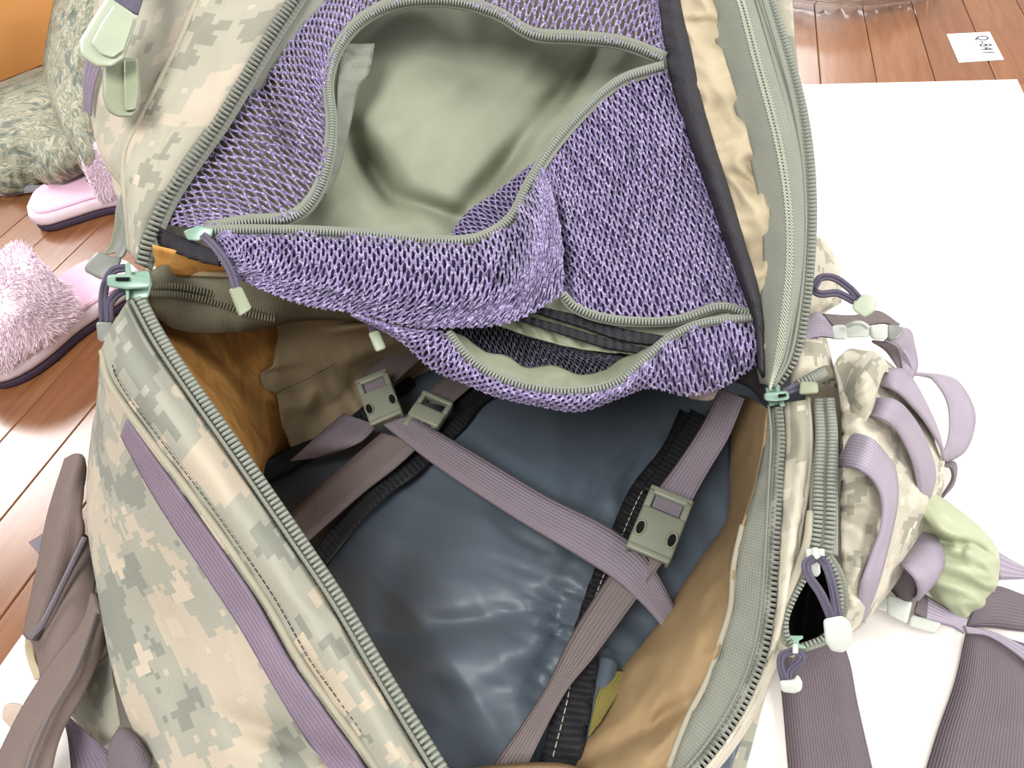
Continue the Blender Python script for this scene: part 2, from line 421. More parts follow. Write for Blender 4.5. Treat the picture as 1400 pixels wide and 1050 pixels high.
def papermat():
    t = NT('off_white_paper'); g = t.uv(1, 1, 'Object'); n = t.noise(g, 14, 5)
    t.bump(n, .15, .004); return t.fin(t.mix(n, rgb(250, 246, 238), rgb(240, 232, 226)), .75, .25)
m_paper = papermat()
m_card = plain('white_card', rgb(248, 246, 246), .6, .3)
m_ink = plain('dark_ink', rgb(60, 58, 74), .8, .1)
m_pinkfur = plain('pink_fur', rgb(250, 226, 239), .8, .2, rgb(254, 238, 247), 0, .4)
m_pinkin = plain('pink_plush_insole', rgb(238, 190, 214), .9, .15, rgb(244, 204, 224), .3, .3)
m_pinkedge = plain('pale_pink_sole_edge', rgb(240, 222, 232), .7, .3)
m_sole = plain('dark_plum_sole', rgb(70, 56, 74), .7, .25)

# ------------------------------------------------------------------ floor
floor = empty('floor', (0, 0, 0), kind='structure')
base = bmesh.new(); boxf(base, np.zeros(3), np.array([1., 0, 0]), np.array([0, 1., 0]), np.array([0, 0, 1.]), -2.4, 1.6, -.9, 3.2, -.03, -.006)
bmobj('subfloor', base, m_groove, floor, smooth=False)
PW, GAP = .0694, .0010
pm = bmesh.new(); boxf(pm, np.zeros(3), np.array([1., 0, 0]), np.array([0, 1., 0]), np.array([0, 0, 1.]), -PW/2+GAP/2, PW/2-GAP/2, -.6, .6, -.006, 0)
bmesh.ops.bevel(pm, geom=[e for e in pm.edges if all(v.co.z > -.001 for v in e.verts)], offset=.0009, segments=1, affect='EDGES')
pme = bpy.data.meshes.new('plank'); pm.to_mesh(pme); pm.free(); pme.materials.append(m_wood)
random.seed(4)
for k in range(-27, 13):
    sh = random.choice([0, .4, .8, .2, .6])
    for j in range(0, 3):
        o = bpy.data.objects.new('plank', pme); col.objects.link(o); o.parent = floor
        o.location = (.1045+PW*(k+.5), -.35+sh-.4+1.2*j, 0)

# ------------------------------------------------------------------ paper sheet and card
def sheet(name, x0, x1, y0, y1, z, nx, ny, mat, lift, thick, label, cat):
    xs, ys = np.linspace(x0, x1, nx), np.linspace(y0, y1, ny); Xg, Yg = np.meshgrid(xs, ys)
    Zg = z+np.vectorize(lambda a, b: lift*(fbm(a, b, 5, 3)*.5+.5))(Xg, Yg)
    return tag(gridmesh(name, np.stack([Xg, Yg, Zg], -1), mat, None, thick), label, cat)
sheet('paper_sheet', -.490, .3346, -.35, 1.058, .0008, 40, 60, m_paper, .0008, .0007, 'large off-white paper sheet spread on the floor under the backpack', 'paper')
card = empty('number_card', (.303, 1.163, 0), 'small white card with handwritten number lying on the floorboards', 'card')
cx = [P(1294.5, 46.5, .001), P(1353, 43.5, .001), P(1372.5, 81, .001), P(1311, 85, .001)]
cb = bmesh.new(); prism(cb, cx, np.array([0, 0, -.0008])); bmobj('card_sheet', cb, m_card, card, smooth=False)
tc = bpy.data.curves.new('handwriting', 'FONT'); tc.body = 'Q-841'; tc.size = .021; tc.space_character = 1.12
to = bpy.data.objects.new('tmp', tc); col.objects.link(to); bpy.context.view_layer.update()
tme = bpy.data.meshes.new_from_object(to.evaluated_get(bpy.context.evaluated_depsgraph_get())); bpy.data.objects.remove(to)
tme.transform(Matrix.Translation((.3095, 1.196, .0014))@Matrix.Rotation(-math.pi/2, 4, 'Z'))
link_mesh('handwriting', tme, m_ink, card, smooth=False, label='dark handwritten number Q-841')

# ------------------------------------------------------------------ clear plastic bag at the far edge
def bagmat():
    t = NT('clear_plastic_film'); t.b.inputs['Transmission Weight'].default_value = .85; t.b.inputs['IOR'].default_value = 1.2
    return t.fin((.95, .95, .97, 1), .12, .6)
G = loft([[(1040, 8, .004), (1080, 3, .004), (1130, 8, .004), (1180, 9, .004), (1230, 4, .004), (1270, -2, .004)],
          [(1045, -8, .03), (1090, -6, .035), (1140, -4, .04), (1190, -4, .04), (1240, -8, .03), (1275, -8, .02)],
          [(1050, -40, .03), (1100, -40, .04), (1150, -40, .05), (1200, -40, .04), (1250, -40, .03), (1290, -35, .01)]], 70, 30,
         disp=lambda x, y: .012*crease(x, y*2, 30, 40, 14, 3)+.008*crease(x, y*2, 110, 30, 12, 5)-.01)
tag(gridmesh('plastic_bag', G, bagmat(), None, .0004), 'crumpled clear plastic bag on the floorboards at the far edge', 'plastic bag')

# ------------------------------------------------------------------ wooden panel behind the jacket
pa, pb = P(-160, 176, 0), P(118, 66, 0); pax, pay = (pb-pa)/np.linalg.norm(pb-pa), np.zeros(3)
pay = np.array([-pax[1], pax[0], 0]); pl = np.linalg.norm(pb-pa)
wp = empty('wood_panel', (pa+pb)/2, 'low plain orange-brown wooden panel standing behind the camouflage jacket', 'wood panel')
def panelwood():
    t = NT('orange_brown_panel_wood'); g = t.uv(1, 1, 'Object'); n = t.noise(g, 6, 4); return t.fin(t.mix(n, rgb(206, 146, 84), rgb(196, 136, 74)), .4, .4)
m_pw = panelwood()
b_ = bmesh.new(); boxf(b_, pa, pax, pay, np.array([0, 0, 1.]), -.3, pl, 0, .03, .0, .26); bmobj('panel_board', b_, m_pw, wp, .003)
b_ = bmesh.new(); boxf(b_, pa, pax, pay, np.array([0, 0, 1.]), -.31, pl+.01, -.008, .05, .26, .285); bmobj('panel_cap', b_, m_pw, wp, .003)

# ------------------------------------------------------------------ slippers
def slipper(heel, toe, label, seed, t0=.42, top=.058):
    heel = np.array(heel); toe = np.array(toe); ay = (toe-heel); ln = np.linalg.norm(ay); ay = ay/ln
    ax = np.array([ay[1], -ay[0], 0]); az = np.array([0, 0, 1.])
    root = empty('slipper', heel, label, 'slipper', 'pair of pink slippers')
    prof = [(0, 0), (.03, .55), (.12, .86), (.3, .88), (.5, .86), (.7, 1.0), (.85, .95), (.95, .66), (1, 0)]
    hw = .051
    right = cr([(t*ln, w*hw, 0) for t, w in prof], 22)[:, :2]
    ring = np.vstack([right, (right*np.array([1, -1]))[-2:0:-1]])
    def outline(z, s=1.0):
        c = np.array([ln/2, 0]); return [heel+ay*((q[0]-c[0])*s+c[0])+ax*q[1]*s+az*z for q in ring]
    def slab(name, z0, z1, mat, s=1.0, bev=.003):
        bm = bmesh.new(); prism(bm, outline(z0, s), az*(z1-z0)); return bmobj(name, bm, mat, root, bev)
    slab('sole', .0, .010, m_sole, 1.0); slab('sole_edge', .010, .026, m_pinkedge, 1.03, .005); slab('insole', .026, .031, m_pinkin, .95, .003)
    # vamp: a padded half dome over the front half, open towards the heel
    nu_, nv_ = 34, 26; Gd = np.zeros((nv_, nu_, 3))
    for j in range(nv_):
        t = t0+(1.005-t0)*j/(nv_-1)
        w = np.interp(t*ln, right[:, 0], right[:, 1])*1.0
        hh = top*math.sqrt(max(0.0, 1-((t-t0)/(1.02-t0))**2.4))+.014
        for i in range(nu_):
            a = math.pi*i/(nu_-1)
            Gd[j, i] = heel+ay*(t*ln)+ax*(math.cos(a)*w)+az*(.027+hh*math.sin(a)**.75)
    v = gridmesh('vamp', Gd, m_pinkfur, root, .006, label='fluffy pale pink upper')
    # fur strands
    rng = np.random.RandomState(seed); n = 14000
    jj = rng.rand(n)*(nv_-1.01); ii = rng.rand(n)*(nu_-1.01); j0 = jj.astype(int); i0 = ii.astype(int); b = (jj-j0)[:, None]; a = (ii-i0)[:, None]
    q = Gd[j0, i0]*(1-a)*(1-b)+Gd[j0, i0+1]*a*(1-b)+Gd[j0+1, i0]*(1-a)*b+Gd[j0+1, i0+1]*a*b
    nn = np.cross(Gd[j0, i0+1]-Gd[j0, i0], Gd[j0+1, i0]-Gd[j0, i0]); nn /= np.linalg.norm(nn, axis=1, keepdims=True)+1e-9
    ctr = heel+ay*ln*.7; nn *= np.sign((nn*(q-ctr)).sum(1, keepdims=True)); nn[:, 2] = np.abs(nn[:, 2])*.8
    lean = np.stack([[noise.noise(Vector(p*26)+Vector((k*9.1, seed, 0))) for k in range(3)] for p in q])
    d = nn+lean*1.5+rng.normal(0, .25, (n, 3)); d /= np.linalg.norm(d, axis=1, keepdims=True)
    d[:, 2] = np.where(q[:, 2] < .02, np.abs(d[:, 2]), d[:, 2])
    L_ = (.006+.005*rng.rand(n))[:, None]
    paths = np.stack([q, q+d*L_*.5, q+d*L_+np.array([0, 0, -.002])], 1)
    V, F = tube_arrays(paths, np.array([.0009, .0007, .0001]), 3)
    raw('fur', V, F, m_pinkfur, v, kind='stuff')
    return root
slipper(P(184, 380, .0), P(-30, 528, .0), 'fluffy pink slipper nearer the open backpack with toe pointing left', 1)
slipper(P(52, 303, .0), P(228, 250, .0), 'fluffy pink slipper lying beside the camouflage jacket, its insole showing', 2, .54, .03)

# ------------------------------------------------------------------ folded camouflage jacket
jk = empty('jacket', P(60, 260, 0), 'crumpled striped camouflage jacket heaped on the floor behind the slippers', 'jacket')
PJ = lambda x, y, z: P(x, y, .003+z*.6)
jd = lambda a, s, s1=1.0: (lambda x, y: -s*1.3*crease(x, y, a, 80*s1, 20*s1, 3)-s*.9*crease(x, y, a+55, 60, 18, 8)+s*1.2)
patch('jacket_body', [[(-40, 268, .002), (20, 264, .002), (70, 256, .002), (108, 254, .002), (136, 234, .004), (166, 214, .004)],
                      [(-40, 250, .035), (20, 245, .04), (70, 238, .045), (110, 243, .04), (140, 225, .04), (166, 200, .04)],
                      [(-40, 200, .08), (20, 195, .085), (60, 190, .085), (100, 180, .09), (136, 165, .09), (166, 150, .08)],
                      [(-40, 140, .07), (20, 128, .075), (60, 110, .08), (90, 105, .10), (130, 100, .11), (168, 100, .1)],
                      [(-40, 124, .005), (5, 112, .005), (40, 98, .006), (75, 88, .03), (120, 80, .05), (166, 80, .05)]],
      m_tiger, jk, f=PJ, nu=70, nv=60, disp=jd(15, .016), thick=.004)
patch('jacket_sleeve', [[(74, 4, .185), (62, 70, .10), (60, 105, .06), (66, 130, .06), (72, 150, .06), (90, 180, .06)],
                        [(82, -10, .22), (74, 60, .16), (75, 110, .13), (80, 150, .13), (95, 190, .12), (110, 225, .09)],
                        [(112, -15, .23), (105, 60, .18), (105, 120, .15), (110, 170, .14), (120, 215, .12), (118, 240, .08)],
                        [(160, -20, .20), (140, 60, .14), (135, 130, .10), (135, 190, .09), (140, 230, .07), (120, 250, .05)]],
      m_tiger, jk, f=PJ, nu=60, nv=36, disp=jd(60, .014), thick=.004)
patch('jacket_cuff', [[(42, 195, .10), (45, 215, .098), (50, 240, .075), (62, 252, .05)],
                      [(65, 190, .115), (70, 212, .11), (78, 232, .09), (85, 248, .055)],
                      [(95, 182, .118), (102, 205, .11), (108, 220, .09), (112, 236, .06)],
                      [(112, 178, .10), (118, 205, .10), (117, 222, .08), (116, 232, .05)]],
      m_tiger, jk, f=PJ, nu=30, nv=30, disp=jd(80, .005, .5), thick=.004)
patch('jacket_lining_hem', [[(-40, 272, .001), (20, 266, .001), (70, 260, .001), (95, 262, .001), (128, 246, .001), (155, 228, .001)],
                            [(-40, 256, .014), (20, 254, .014), (70, 252, .014), (98, 248, .016), (128, 236, .016), (155, 216, .016)]],
      plain('grey_lining_cloth', rgb(150, 146, 150), .85, .2), jk, f=PJ, nu=50, nv=10, disp=lambda x, y: -.006*crease(x, y, 5, 60, 12, 2), thick=.003, label='grey lining')

# ================================================================== backpack
bp_loc = P(640, 700, 0)
bp = empty('backpack', bp_loc, 'large open camouflage backpack lying on its back, purple net pockets inside the raised lid', 'backpack')

# ---- interior floor (back panel)
def back_disp(x, y):
    d = -.005*crease(x, y, 62, 330, 85, 2)-.0012*crease(x, y, 20, 160, 40, 7)
    d -= .016*bump_at(x, y, 690, 620, 130, 120)+.014*bump_at(x, y, 640, 800, 120, 110)
    d += .010*bump_at(x, y, 560, 760, 40, 120, 25)+.012*bump_at(x, y, 760, 860, 25, 90, 15)
    d -= .008*bump_at(x, y, 600, 910, 120, 28, -18)+.006*bump_at(x, y, 700, 900, 90, 20, -30)
    d += .010*bump_at(x, y, 640, 850, 110, 18, -8)
    w = bump_at(x, y, 780, 840, 70, 110); d -= .011*w*crease(x, y, 28, 120, 24, 4)
    w = bump_at(x, y, 850, 690, 60, 110, 30); d -= .009*w*crease(x, y, 125, 100, 22, 6)
    return d
main = patch('back_panel', [[(420, 425, .03), (500, 418, .03), (700, 410, .03), (900, 410, .03), (1100, 420, .03)],
                     [(330, 555, .035), (440, 545, .04), (700, 530, .05), (900, 540, .045), (1100, 540, .03)],
                     [(310, 700, .035), (440, 700, .045), (680, 700, .055), (880, 700, .045), (1100, 700, .03)],
                     [(300, 880, .035), (480, 880, .045), (680, 880, .055), (850, 880, .045), (1060, 880, .03)],
                     [(400, 1050, .04), (540, 1050, .05), (680, 1050, .05), (820, 1050, .045), (1000, 1050, .03)],
                     [(420, 1180, .06), (540, 1180, .06), (680, 1180, .06), (820, 1180, .06), (980, 1180, .04)]],
             m_blue, bp, nu=130, nv=130, disp=back_disp, thick=.002, label='shiny blue grey coated back panel lining')
def zb(x, y, up=0.0):   # height just above the back panel
    return .058+up
# outer back shell under everything, so the bag is closed
patch('pack_base', [[(430, 350, .012), (600, 340, .012), (900, 350, .012), (1120, 420, .012)], [(280, 560, .012), (500, 560, .012), (900, 560, .012), (1150, 600, .012)],
                    [(170, 800, .012), (500, 800, .012), (900, 800, .012), (1080, 830, .012)], [(330, 1200, .012), (500, 1200, .012), (800, 1200, .012), (980, 1200, .012)]],
      m_camo, bp, nu=20, nv=20, thick=.004)

# elastic seams
strap('elastic_seam', [(930, 560, .066), (905, 612, .068), (862, 668, .068), (832, 735, .068), (805, 800, .068), (785, 860, .068), (768, 905, .068), (758, 960, .068), (735, 1055, .066)],
      [(965, 580, .066), (935, 640, .067), (898, 700, .067), (872, 750, .067), (842, 800, .067), (822, 850, .067), (818, 905, .067), (808, 970, .067), (792, 1055, .066)], m_elastic, bp, thick=.003, n=60,
      disp=lambda x, y: .0016*math.sin((x-y)*.35), label='black elastic binding')
stitches('seam_stitch', conv([(915, 622, .0705), (878, 672, .0705), (848, 738, .0705), (820, 800, .0705), (800, 860, .0705), (785, 905, .0705), (775, 960, .0705), (752, 1050, .069)], P), m_thread, bp, .0045, .003, .0004)
strap('elastic_seam', [(690, 500, .064), (640, 530, .066), (605, 575, .068), (560, 625, .068), (520, 660, .066), (470, 705, .062), (420, 765, .058)],
      [(720, 520, .064), (665, 548, .066), (628, 592, .067), (580, 640, .067), (535, 675, .065), (488, 722, .061), (436, 785, .057)], m_elastic, bp, thick=.003, label='black elastic binding', disp=lambda x, y: .0016*math.sin((x+y)*.35))
tube('piping_tube', conv([(832, 905, .062), (822, 950, .062), (812, 1000, .06), (795, 1060, .06)], P), .006, m_blue, bp)

# ---- compression straps
strap('compression_strap', [(556, 566, .085), (650, 620, .086), (750, 680, .086), (830, 720, .086), (882, 760, .084), (918, 822, .074), (935, 870, .06)],
      [(520, 578, .085), (600, 640, .084), (700, 706, .084), (790, 760, .084), (850, 800, .082), (908, 862, .072), (915, 900, .06)], m_mauve, bp, thick=.002, n=70, label='mauve grey diagonal compression strap')
strap('strap_stub', [(522, 592, .080), (480, 628, .076), (440, 662, .072), (385, 715, .066)], [(578, 606, .080), (540, 640, .077), (495, 675, .072), (415, 745, .066)], m_taupeweb, bp, label='taupe strap running to the left wall')
strap('strap_tail', [(470, 566, .078), (432, 598, .082), (396, 630, .07)], [(517, 582, .078), (490, 606, .08), (440, 624, .066)], m_mauve, bp)
strap('upper_strap', [(492, 518, .088), (520, 490, .08), (548, 462, .072), (590, 430, .07)], [(540, 522, .088), (572, 494, .08), (604, 470, .072), (640, 440, .07)], m_taupeweb, bp)
strap('upper_strap', [(575, 548, .078), (610, 512, .074), (650, 480, .07)], [(612, 556, .078), (650, 524, .074), (700, 490, .07)], m_taupeweb, bp)
strap('side_strap', [(896, 674, .085), (930, 628, .09), (962, 578, .1), (985, 530, .12)], [(942, 692, .085), (968, 645, .09), (996, 598, .1), (1018, 545, .12)], m_mauve, bp, label='mauve strap above the buckle')
strap('strap_fold', [(878, 668, .078), (915, 612, .078), (945, 560, .08)], [(898, 676, .078), (932, 624, .078), (966, 572, .08)], m_elastic, bp)
strap('side_strap', [(868, 745, .084), (830, 792, .080), (782, 868, .078), (742, 948, .077), (668, 1056, .070)], [(908, 766, .084), (868, 822, .079), (812, 898, .079), (772, 948, .079), (716, 1056, .072)], m_taupeweb, bp, n=60, label='taupe strap passing under the diagonal strap')
strap('webbing_loop', [(832, 918, .062), (816, 950, .068), (804, 1008, .07)], [(870, 920, .062), (842, 955, .068), (822, 985, .07)], m_oliveweb, bp, label='olive yellow webbing loop')

def female_buckle(p0, p1, width, mat, parent_, name='buckle', flip=1, up=None, eyes=True, h=.011):
    """side release socket: p0 strap bar end, p1 open mouth end"""
    ax, ay, az, ln = frame(p0, p1, up); w = width/2
    root = empty(name, (p0+p1)/2, parent=parent_)
    bm = bmesh.new(); o = p0
    boxf(bm, o, ax, ay, az, -w, w, ln*.30, ln*.96, -h*.5, h*.28)
    body = bmobj('socket_body', bm, mat, root, .0018, 3)
    bm = bmesh.new()
    boxf(bm, o, ax, ay, az, -w, -w+.0045, 0, ln*.34, -h*.4, h*.2); boxf(bm, o, ax, ay, az, w-.0045, w, 0, ln*.34, -h*.4, h*.2)
    boxf(bm, o, ax, ay, az, -w, w, -.002, .0035, -h*.4, h*.2)
    bmobj('strap_bar', bm, mat, root, .0012, 2)
    bm = bmesh.new()
    boxf(bm, o, ax, ay, az, -w*.98, w*.98, ln*.9, ln, h*.1, h*.36); boxf(bm, o, ax, ay, az, -w*.98, -w*.8, ln*.9, ln, -h*.45, h*.3); boxf(bm, o, ax, ay, az, w*.8, w*.98, ln*.9, ln, -h*.45, h*.3)
    bmobj('mouth_rim', bm, mat, root, .0012, 2)
    if eyes:
        for s in (-1, 1):
            c = o+ax*(s*w*.72)+ay*ln*.66+az*h*.3
            pts = [c+ax*.0022*math.cos(a)+ay*.0042*math.sin(a) for a in np.linspace(0, 2*math.pi, 17)[:-1]]
            bm = bmesh.new(); prism(bm, pts, az*.0003); bmobj('release_slot', bm, m_slot, root, smooth=False)
            tube('slot_rim', [c+ax*.0029*math.cos(a)+ay*.005*math.sin(a) for a in np.linspace(0, 2*math.pi, 17)], .0008, mat, root, n=32, sides=6)
    bm = bmesh.new(); boxf(bm, o, ax, ay, az, -w+.005, w-.005, .003, ln*.26, -h*.25, -h*.1); bmobj('webbing_wrap', bm, m_mauve, root, smooth=False)
    return root
female_buckle(P(918, 678, .096), P(884, 762, .09), .0275, m_greyb, bp, 'buckle', up=(.1, -.35, 1))
female_buckle(P(508, 516, .10), P(530, 576, .09), .0255, m_greyb, bp, 'buckle', up=(.2, -.5, 1))
# male half beside it
def male_buckle(p0, p1, width, mat, parent_, up=None, name='buckle_plug'):
    ax, ay, az, ln = frame(p0, p1, up); w = width/2; root = empty(name, (p0+p1)/2, parent=parent_)
    bm = bmesh.new(); boxf(bm, p0, ax, ay, az, -w, w, ln*.35, ln*.75, -.004, .004); bmobj('plug_body', bm, mat, root, .0016, 3)
    bm = bmesh.new(); boxf(bm, p0, ax, ay, az, -w, w, 0, .0035, -.003, .004); boxf(bm, p0, ax, ay, az, -w, -w+.004, 0, ln*.4, -.003, .003); boxf(bm, p0, ax, ay, az, w-.004, w, 0, ln*.4, -.003, .003)
    bmobj('strap_bar', bm, mat, root, .001, 2)
    for s in (-1, 0, 1):
        bm = bmesh.new(); boxf(bm, p0, ax, ay, az, s*w*.75-.002, s*w*.75+.002, ln*.7, ln*(1 if s else .95), -.003, .003); bmobj('prong', bm, mat, root, .001, 2)
    return root
male_buckle(P(600, 545, .086), P(570, 590, .082), .026, m_greyb, bp, up=(.1, -.4, 1))

# ---- left inner wall
patch('side_lining', [[(186, 408, .240), (215, 462, .226), (262, 532, .210), (310, 600, .194), (352, 662, .174), (400, 745, .155), (545, 980, .11)],
                      [(215, 440, .20), (250, 480, .19), (300, 545, .165), (340, 605, .13), (352, 655, .12), (380, 745, .10), (520, 980, .08)],
                      [(320, 450, .15), (340, 495, .135), (365, 550, .10), (378, 605, .07), (360, 650, .06), (370, 745, .05), (510, 980, .05)],
                      [(415, 440, .13), (415, 500, .11), (412, 560, .08), (405, 605, .045), (370, 645, .035), (370, 740, .03), (505, 980, .03)]], m_orange, bp, nu=80, nv=50,
      disp=lambda x, y: -.010*crease(x, y, 50, 70, 34, 1)*bump_at(x, y, 300, 520, 90, 110)+.004, thick=.0015, label='orange tan coated side lining')
taupe_edge = [(372, 432, .150), (380, 455, .142), (376, 478, .135), (372, 500, .128), (356, 512, .125), (360, 530, .116), (376, 540, .105), (385, 580, .080), (398, 612, .062)]
patch('end_lining', [taupe_edge,
                     [(430, 428, .150), (440, 450, .135), (444, 475, .118), (446, 495, .105), (440, 520, .09), (440, 545, .075), (442, 560, .066), (446, 575, .06), (455, 590, .055)],
                     [(500, 425, .145), (510, 445, .128), (515, 460, .112), (515, 475, .10), (510, 490, .085), (508, 505, .072), (506, 520, .064), (505, 535, .058), (505, 550, .052)],
                     [(570, 420, .14), (580, 435, .12), (590, 450, .10), (600, 460, .085), (600, 468, .075), (600, 475, .066), (600, 480, .06), (600, 490, .055), (600, 500, .05)]], m_taupe, bp, nu=60, nv=50,
      disp=lambda x, y: -.008*crease(x, y, 75, 80, 26, 5)*bump_at(x, y, 430, 560, 70, 60)-.012*bump_at(x, y, 495, 445, 40, 6, -8)+.005*bump_at(x, y, 470, 430, 30, 5), thick=.0018, label='taupe end wall lining')
strap('wall_seam', [(345, 640, .07), (398, 612, .064), (450, 590, .058), (505, 552, .056), (560, 515, .056)], [(352, 668, .05), (405, 640, .05), (460, 606, .05), (515, 566, .05), (570, 530, .05)], m_elastic, bp, thick=.003, label='black binding at the foot of the wall')
stitches('lining_stitch', conv([(376, 538, .108), (420, 518, .104), (470, 490, .1), (520, 458, .108), (560, 440, .115)], P), m_thread_dk, bp, .0034, .0022, .0004, .0016)
stitches('lining_stitch', conv([(377, 540, .106), (384, 575, .084), (396, 605, .066)], P), m_thread_dk, bp, .0034, .0022, .0004, .0016)
# far end wall behind the net (closes the bag)
patch('end_wall', [[(195, 372, .235), (420, 380, .22), (700, 400, .19), (900, 430, .175), (1065, 500, .165)],
                   [(300, 390, .10), (450, 385, .10), (700, 390, .09), (900, 400, .09), (1080, 470, .08)],
                   [(330, 400, .03), (450, 395, .03), (700, 385, .03), (900, 390, .03), (1090, 440, .03)]], m_taupe, bp, nu=40, nv=20, thick=.003)

# outer end of the bag beyond the hinge
patch('end_shell', [[(190, 385, .236), (420, 390, .19), (700, 400, .172), (900, 426, .16), (1068, 496, .156)], [(190, 392, .12), (430, 355, .13), (700, 365, .11), (900, 395, .10), (1095, 460, .09)],
                    [(202, 366, .012), (430, 335, .012), (700, 335, .012), (930, 370, .012), (1120, 430, .012)]], m_camo, bp, nu=40, nv=20, thick=.003)
patch('corner_shell', [[(140, 484, .226), (138, 520, .19), (134, 560, .13), (130, 590, .06), (150, 600, .012)], [(166, 434, .230), (166, 450, .19), (166, 470, .13), (166, 485, .06), (178, 480, .012)],
                       [(191, 388, .236), (189, 392, .19), (190, 394, .12), (195, 385, .06), (202, 366, .012)]], m_camo, bp, nu=24, nv=20, thick=.003)

# ---- closed zipper band between the two sliders, seen from inside
band = strap('closed_zipper_tape', [(200, 376, .250), (260, 350, .238), (340, 372, .225), (420, 398, .205), (500, 415, .18), (580, 420, .165)],
             [(205, 425, .222), (240, 450, .205), (300, 455, .19), (360, 448, .178), (420, 436, .165), (560, 440, .15)], m_tape_dark, bp, thick=.0025, disp=lambda x, y: -.003*crease(x, y, 15, 80, 22, 3), label='olive zipper tape')
zp = [(205, 396, .240), (250, 398, .226), (300, 410, .211), (340, 424, .199), (380, 432, .187)]
teeth('zipper_coil', conv(zp, P), m_tape_dark, band, .002, .0042, .0013, .002, offset=.0025)
teeth('zipper_coil', conv(zp, P), m_tape_dark, band, .002, .0042, .0013, .002, offset=-.0025)
patch('hinge_lining', [[(208, 335, .262), (250, 345, .250), (300, 358, .24), (340, 368, .232)], [(215, 372, .242), (255, 378, .23), (300, 376, .222), (345, 380, .214)]], m_orange, bp, nu=20, nv=8)
stitches('tape_edge_stitch', conv([(372, 432, .182), (385, 431, .180), (405, 428, .176)], P), m_thread, bp, .003, .0026, .0005)

# ---- left outer body
rimL = [(186, 408, .243), (215, 462, .230), (262, 532, .214), (310, 600, .198), (360, 672, .180), (410, 745, .163), (460, 820, .147), (510, 905, .131), (555, 980, .118), (605, 1062, .108), (680, 1190, .09)]
def sh(pts, dx, dy, dz=0): return [(x+dx, y+dy, z+dz) for x, y, z in pts]
seamL = [(138, 482, .228), (150, 528, .222), (205, 606, .205), (266, 686, .186), (312, 750, .170), (364, 827, .150), (411, 909, .133), (450, 964, .122), (514, 1052, .108), (560, 1130, .1), (600, 1210, .09)]
patch('side_band', [sh(rimL, -12, 4, .002), [((a[0]+b[0])/2-6, (a[1]+b[1])/2-4, (a[2]+b[2])/2+.012) for a, b in zip(rimL, seamL)], seamL], m_camo, bp, nu=90, nv=24,
      disp=lambda x, y: -.002*crease(x, y, 55, 120, 40, 3), label='digital camouflage upper side band')
tube('piping', conv(sh(seamL, 2, -2, .004), P), .0020, m_piping, bp, n=80)
stitches('band_stitch', conv(sh(seamL, 11, -9, .008), P), m_thread_dk, bp, .0035, .0025, .0003)
WALL = loft([seamL,
                    [(138, 520, .19), (150, 580, .18), (180, 650, .172), (215, 720, .16), (262, 800, .142), (310, 880, .124), (350, 960, .11), (390, 1040, .1), (430, 1110, .09), (470, 1180, .08), (520, 1250, .07)],
                    [(132, 560, .13), (130, 630, .12), (150, 700, .125), (178, 770, .12), (215, 850, .105), (250, 930, .095), (280, 1010, .09), (300, 1080, .08), (340, 1160, .07), (400, 1220, .06), (450, 1280, .05)],
                    [(128, 590, .06), (121, 660, .06), (122, 730, .065), (135, 810, .065), (150, 890, .06), (170, 960, .055), (200, 1030, .05), (230, 1100, .05), (270, 1180, .05), (330, 1250, .05), (400, 1300, .04)],
                    [(150, 600, .012), (150, 670, .012), (155, 740, .012), (165, 820, .012), (180, 900, .012), (200, 970, .012), (225, 1040, .012), (255, 1110, .012), (290, 1190, .012), (350, 1260, .012), (420, 1310, .012)]],
      110, 90, P, lambda x, y: -.006*crease(x, y, 80, 200, 60, 2)+.012*bump_at(x, y, 235, 850, 20, 130, -8)-.006*bump_at(x, y, 310, 930, 60, 80)+.014*bump_at(x, y, 390, 1010, 100, 22, 20)+.002)
gridmesh('side_wall', WALL, m_camo, bp, .0012, label='digital camouflage side wall', uvoff=(.4, .3))
wv = (CAM-WALL)/np.linalg.norm(CAM-WALL, axis=2, keepdims=True)
gridmesh('side_webbing', ((WALL+wv*.003).transpose(1, 0, 2)[16:, 2:12]).transpose(1, 0, 2), m_purpleweb, bp, .0018, label='purple ribbed webbing strip sewn along the seam')
# rim zipper
tape = strap('zipper_tape', sh(rimL, -13, 4, .001), sh(rimL, 10, -6, -.004), m_tape, bp, n=80, thick=.0016)
teeth('zipper_teeth', conv(sh(rimL, 4, -2, .003), P), m_teeth, tape, .0029, .0062, .0019, .004)
stitches('zipper_cord', conv(sh(rimL, -6, 3, .004), P), m_tape, tape, .0026, .0024, .0012, .0006)

# ---- right rim, tape and lining
rimR = [(1063, 556, .163), (1066, 600, .158), (1063, 660, .152), (1060, 720, .147), (1056, 790, .14), (1050, 850, .133), (1038, 905, .127), (1012, 965, .121), (975, 1022, .115), (935, 1068, .11), (860, 1150, .1)]
tapeR = [(1050, 560, .155), (1045, 610, .148), (1032, 670, .142), (1016, 718, .138), (1004, 775, .130), (1000, 830, .124), (985, 880, .118), (968, 930, .113), (940, 985, .108), (915, 1050, .104), (850, 1130, .095)]
tr = strap('zipper_tape', rimR, tapeR, m_tape, bp, n=80, thick=.0016, disp=lambda x, y: -.003*crease(x, y, 110, 60, 26, 4), label='grey green zipper tape with sewn edge')
teeth('zipper_teeth', conv(sh(rimR, 1, 0, .001), P), m_teeth_dk, tr, .0026, .005, .0017, .0035)
stitches('zipper_cord', conv(sh(rimR, -12, -2, .002), P), m_tape, tr, .0022, .002, .0008, .0006)
tube('tape_piping', conv(sh(tapeR[3:10], -1, 0, .002), P), .0016, m_piping, tr, n=60)
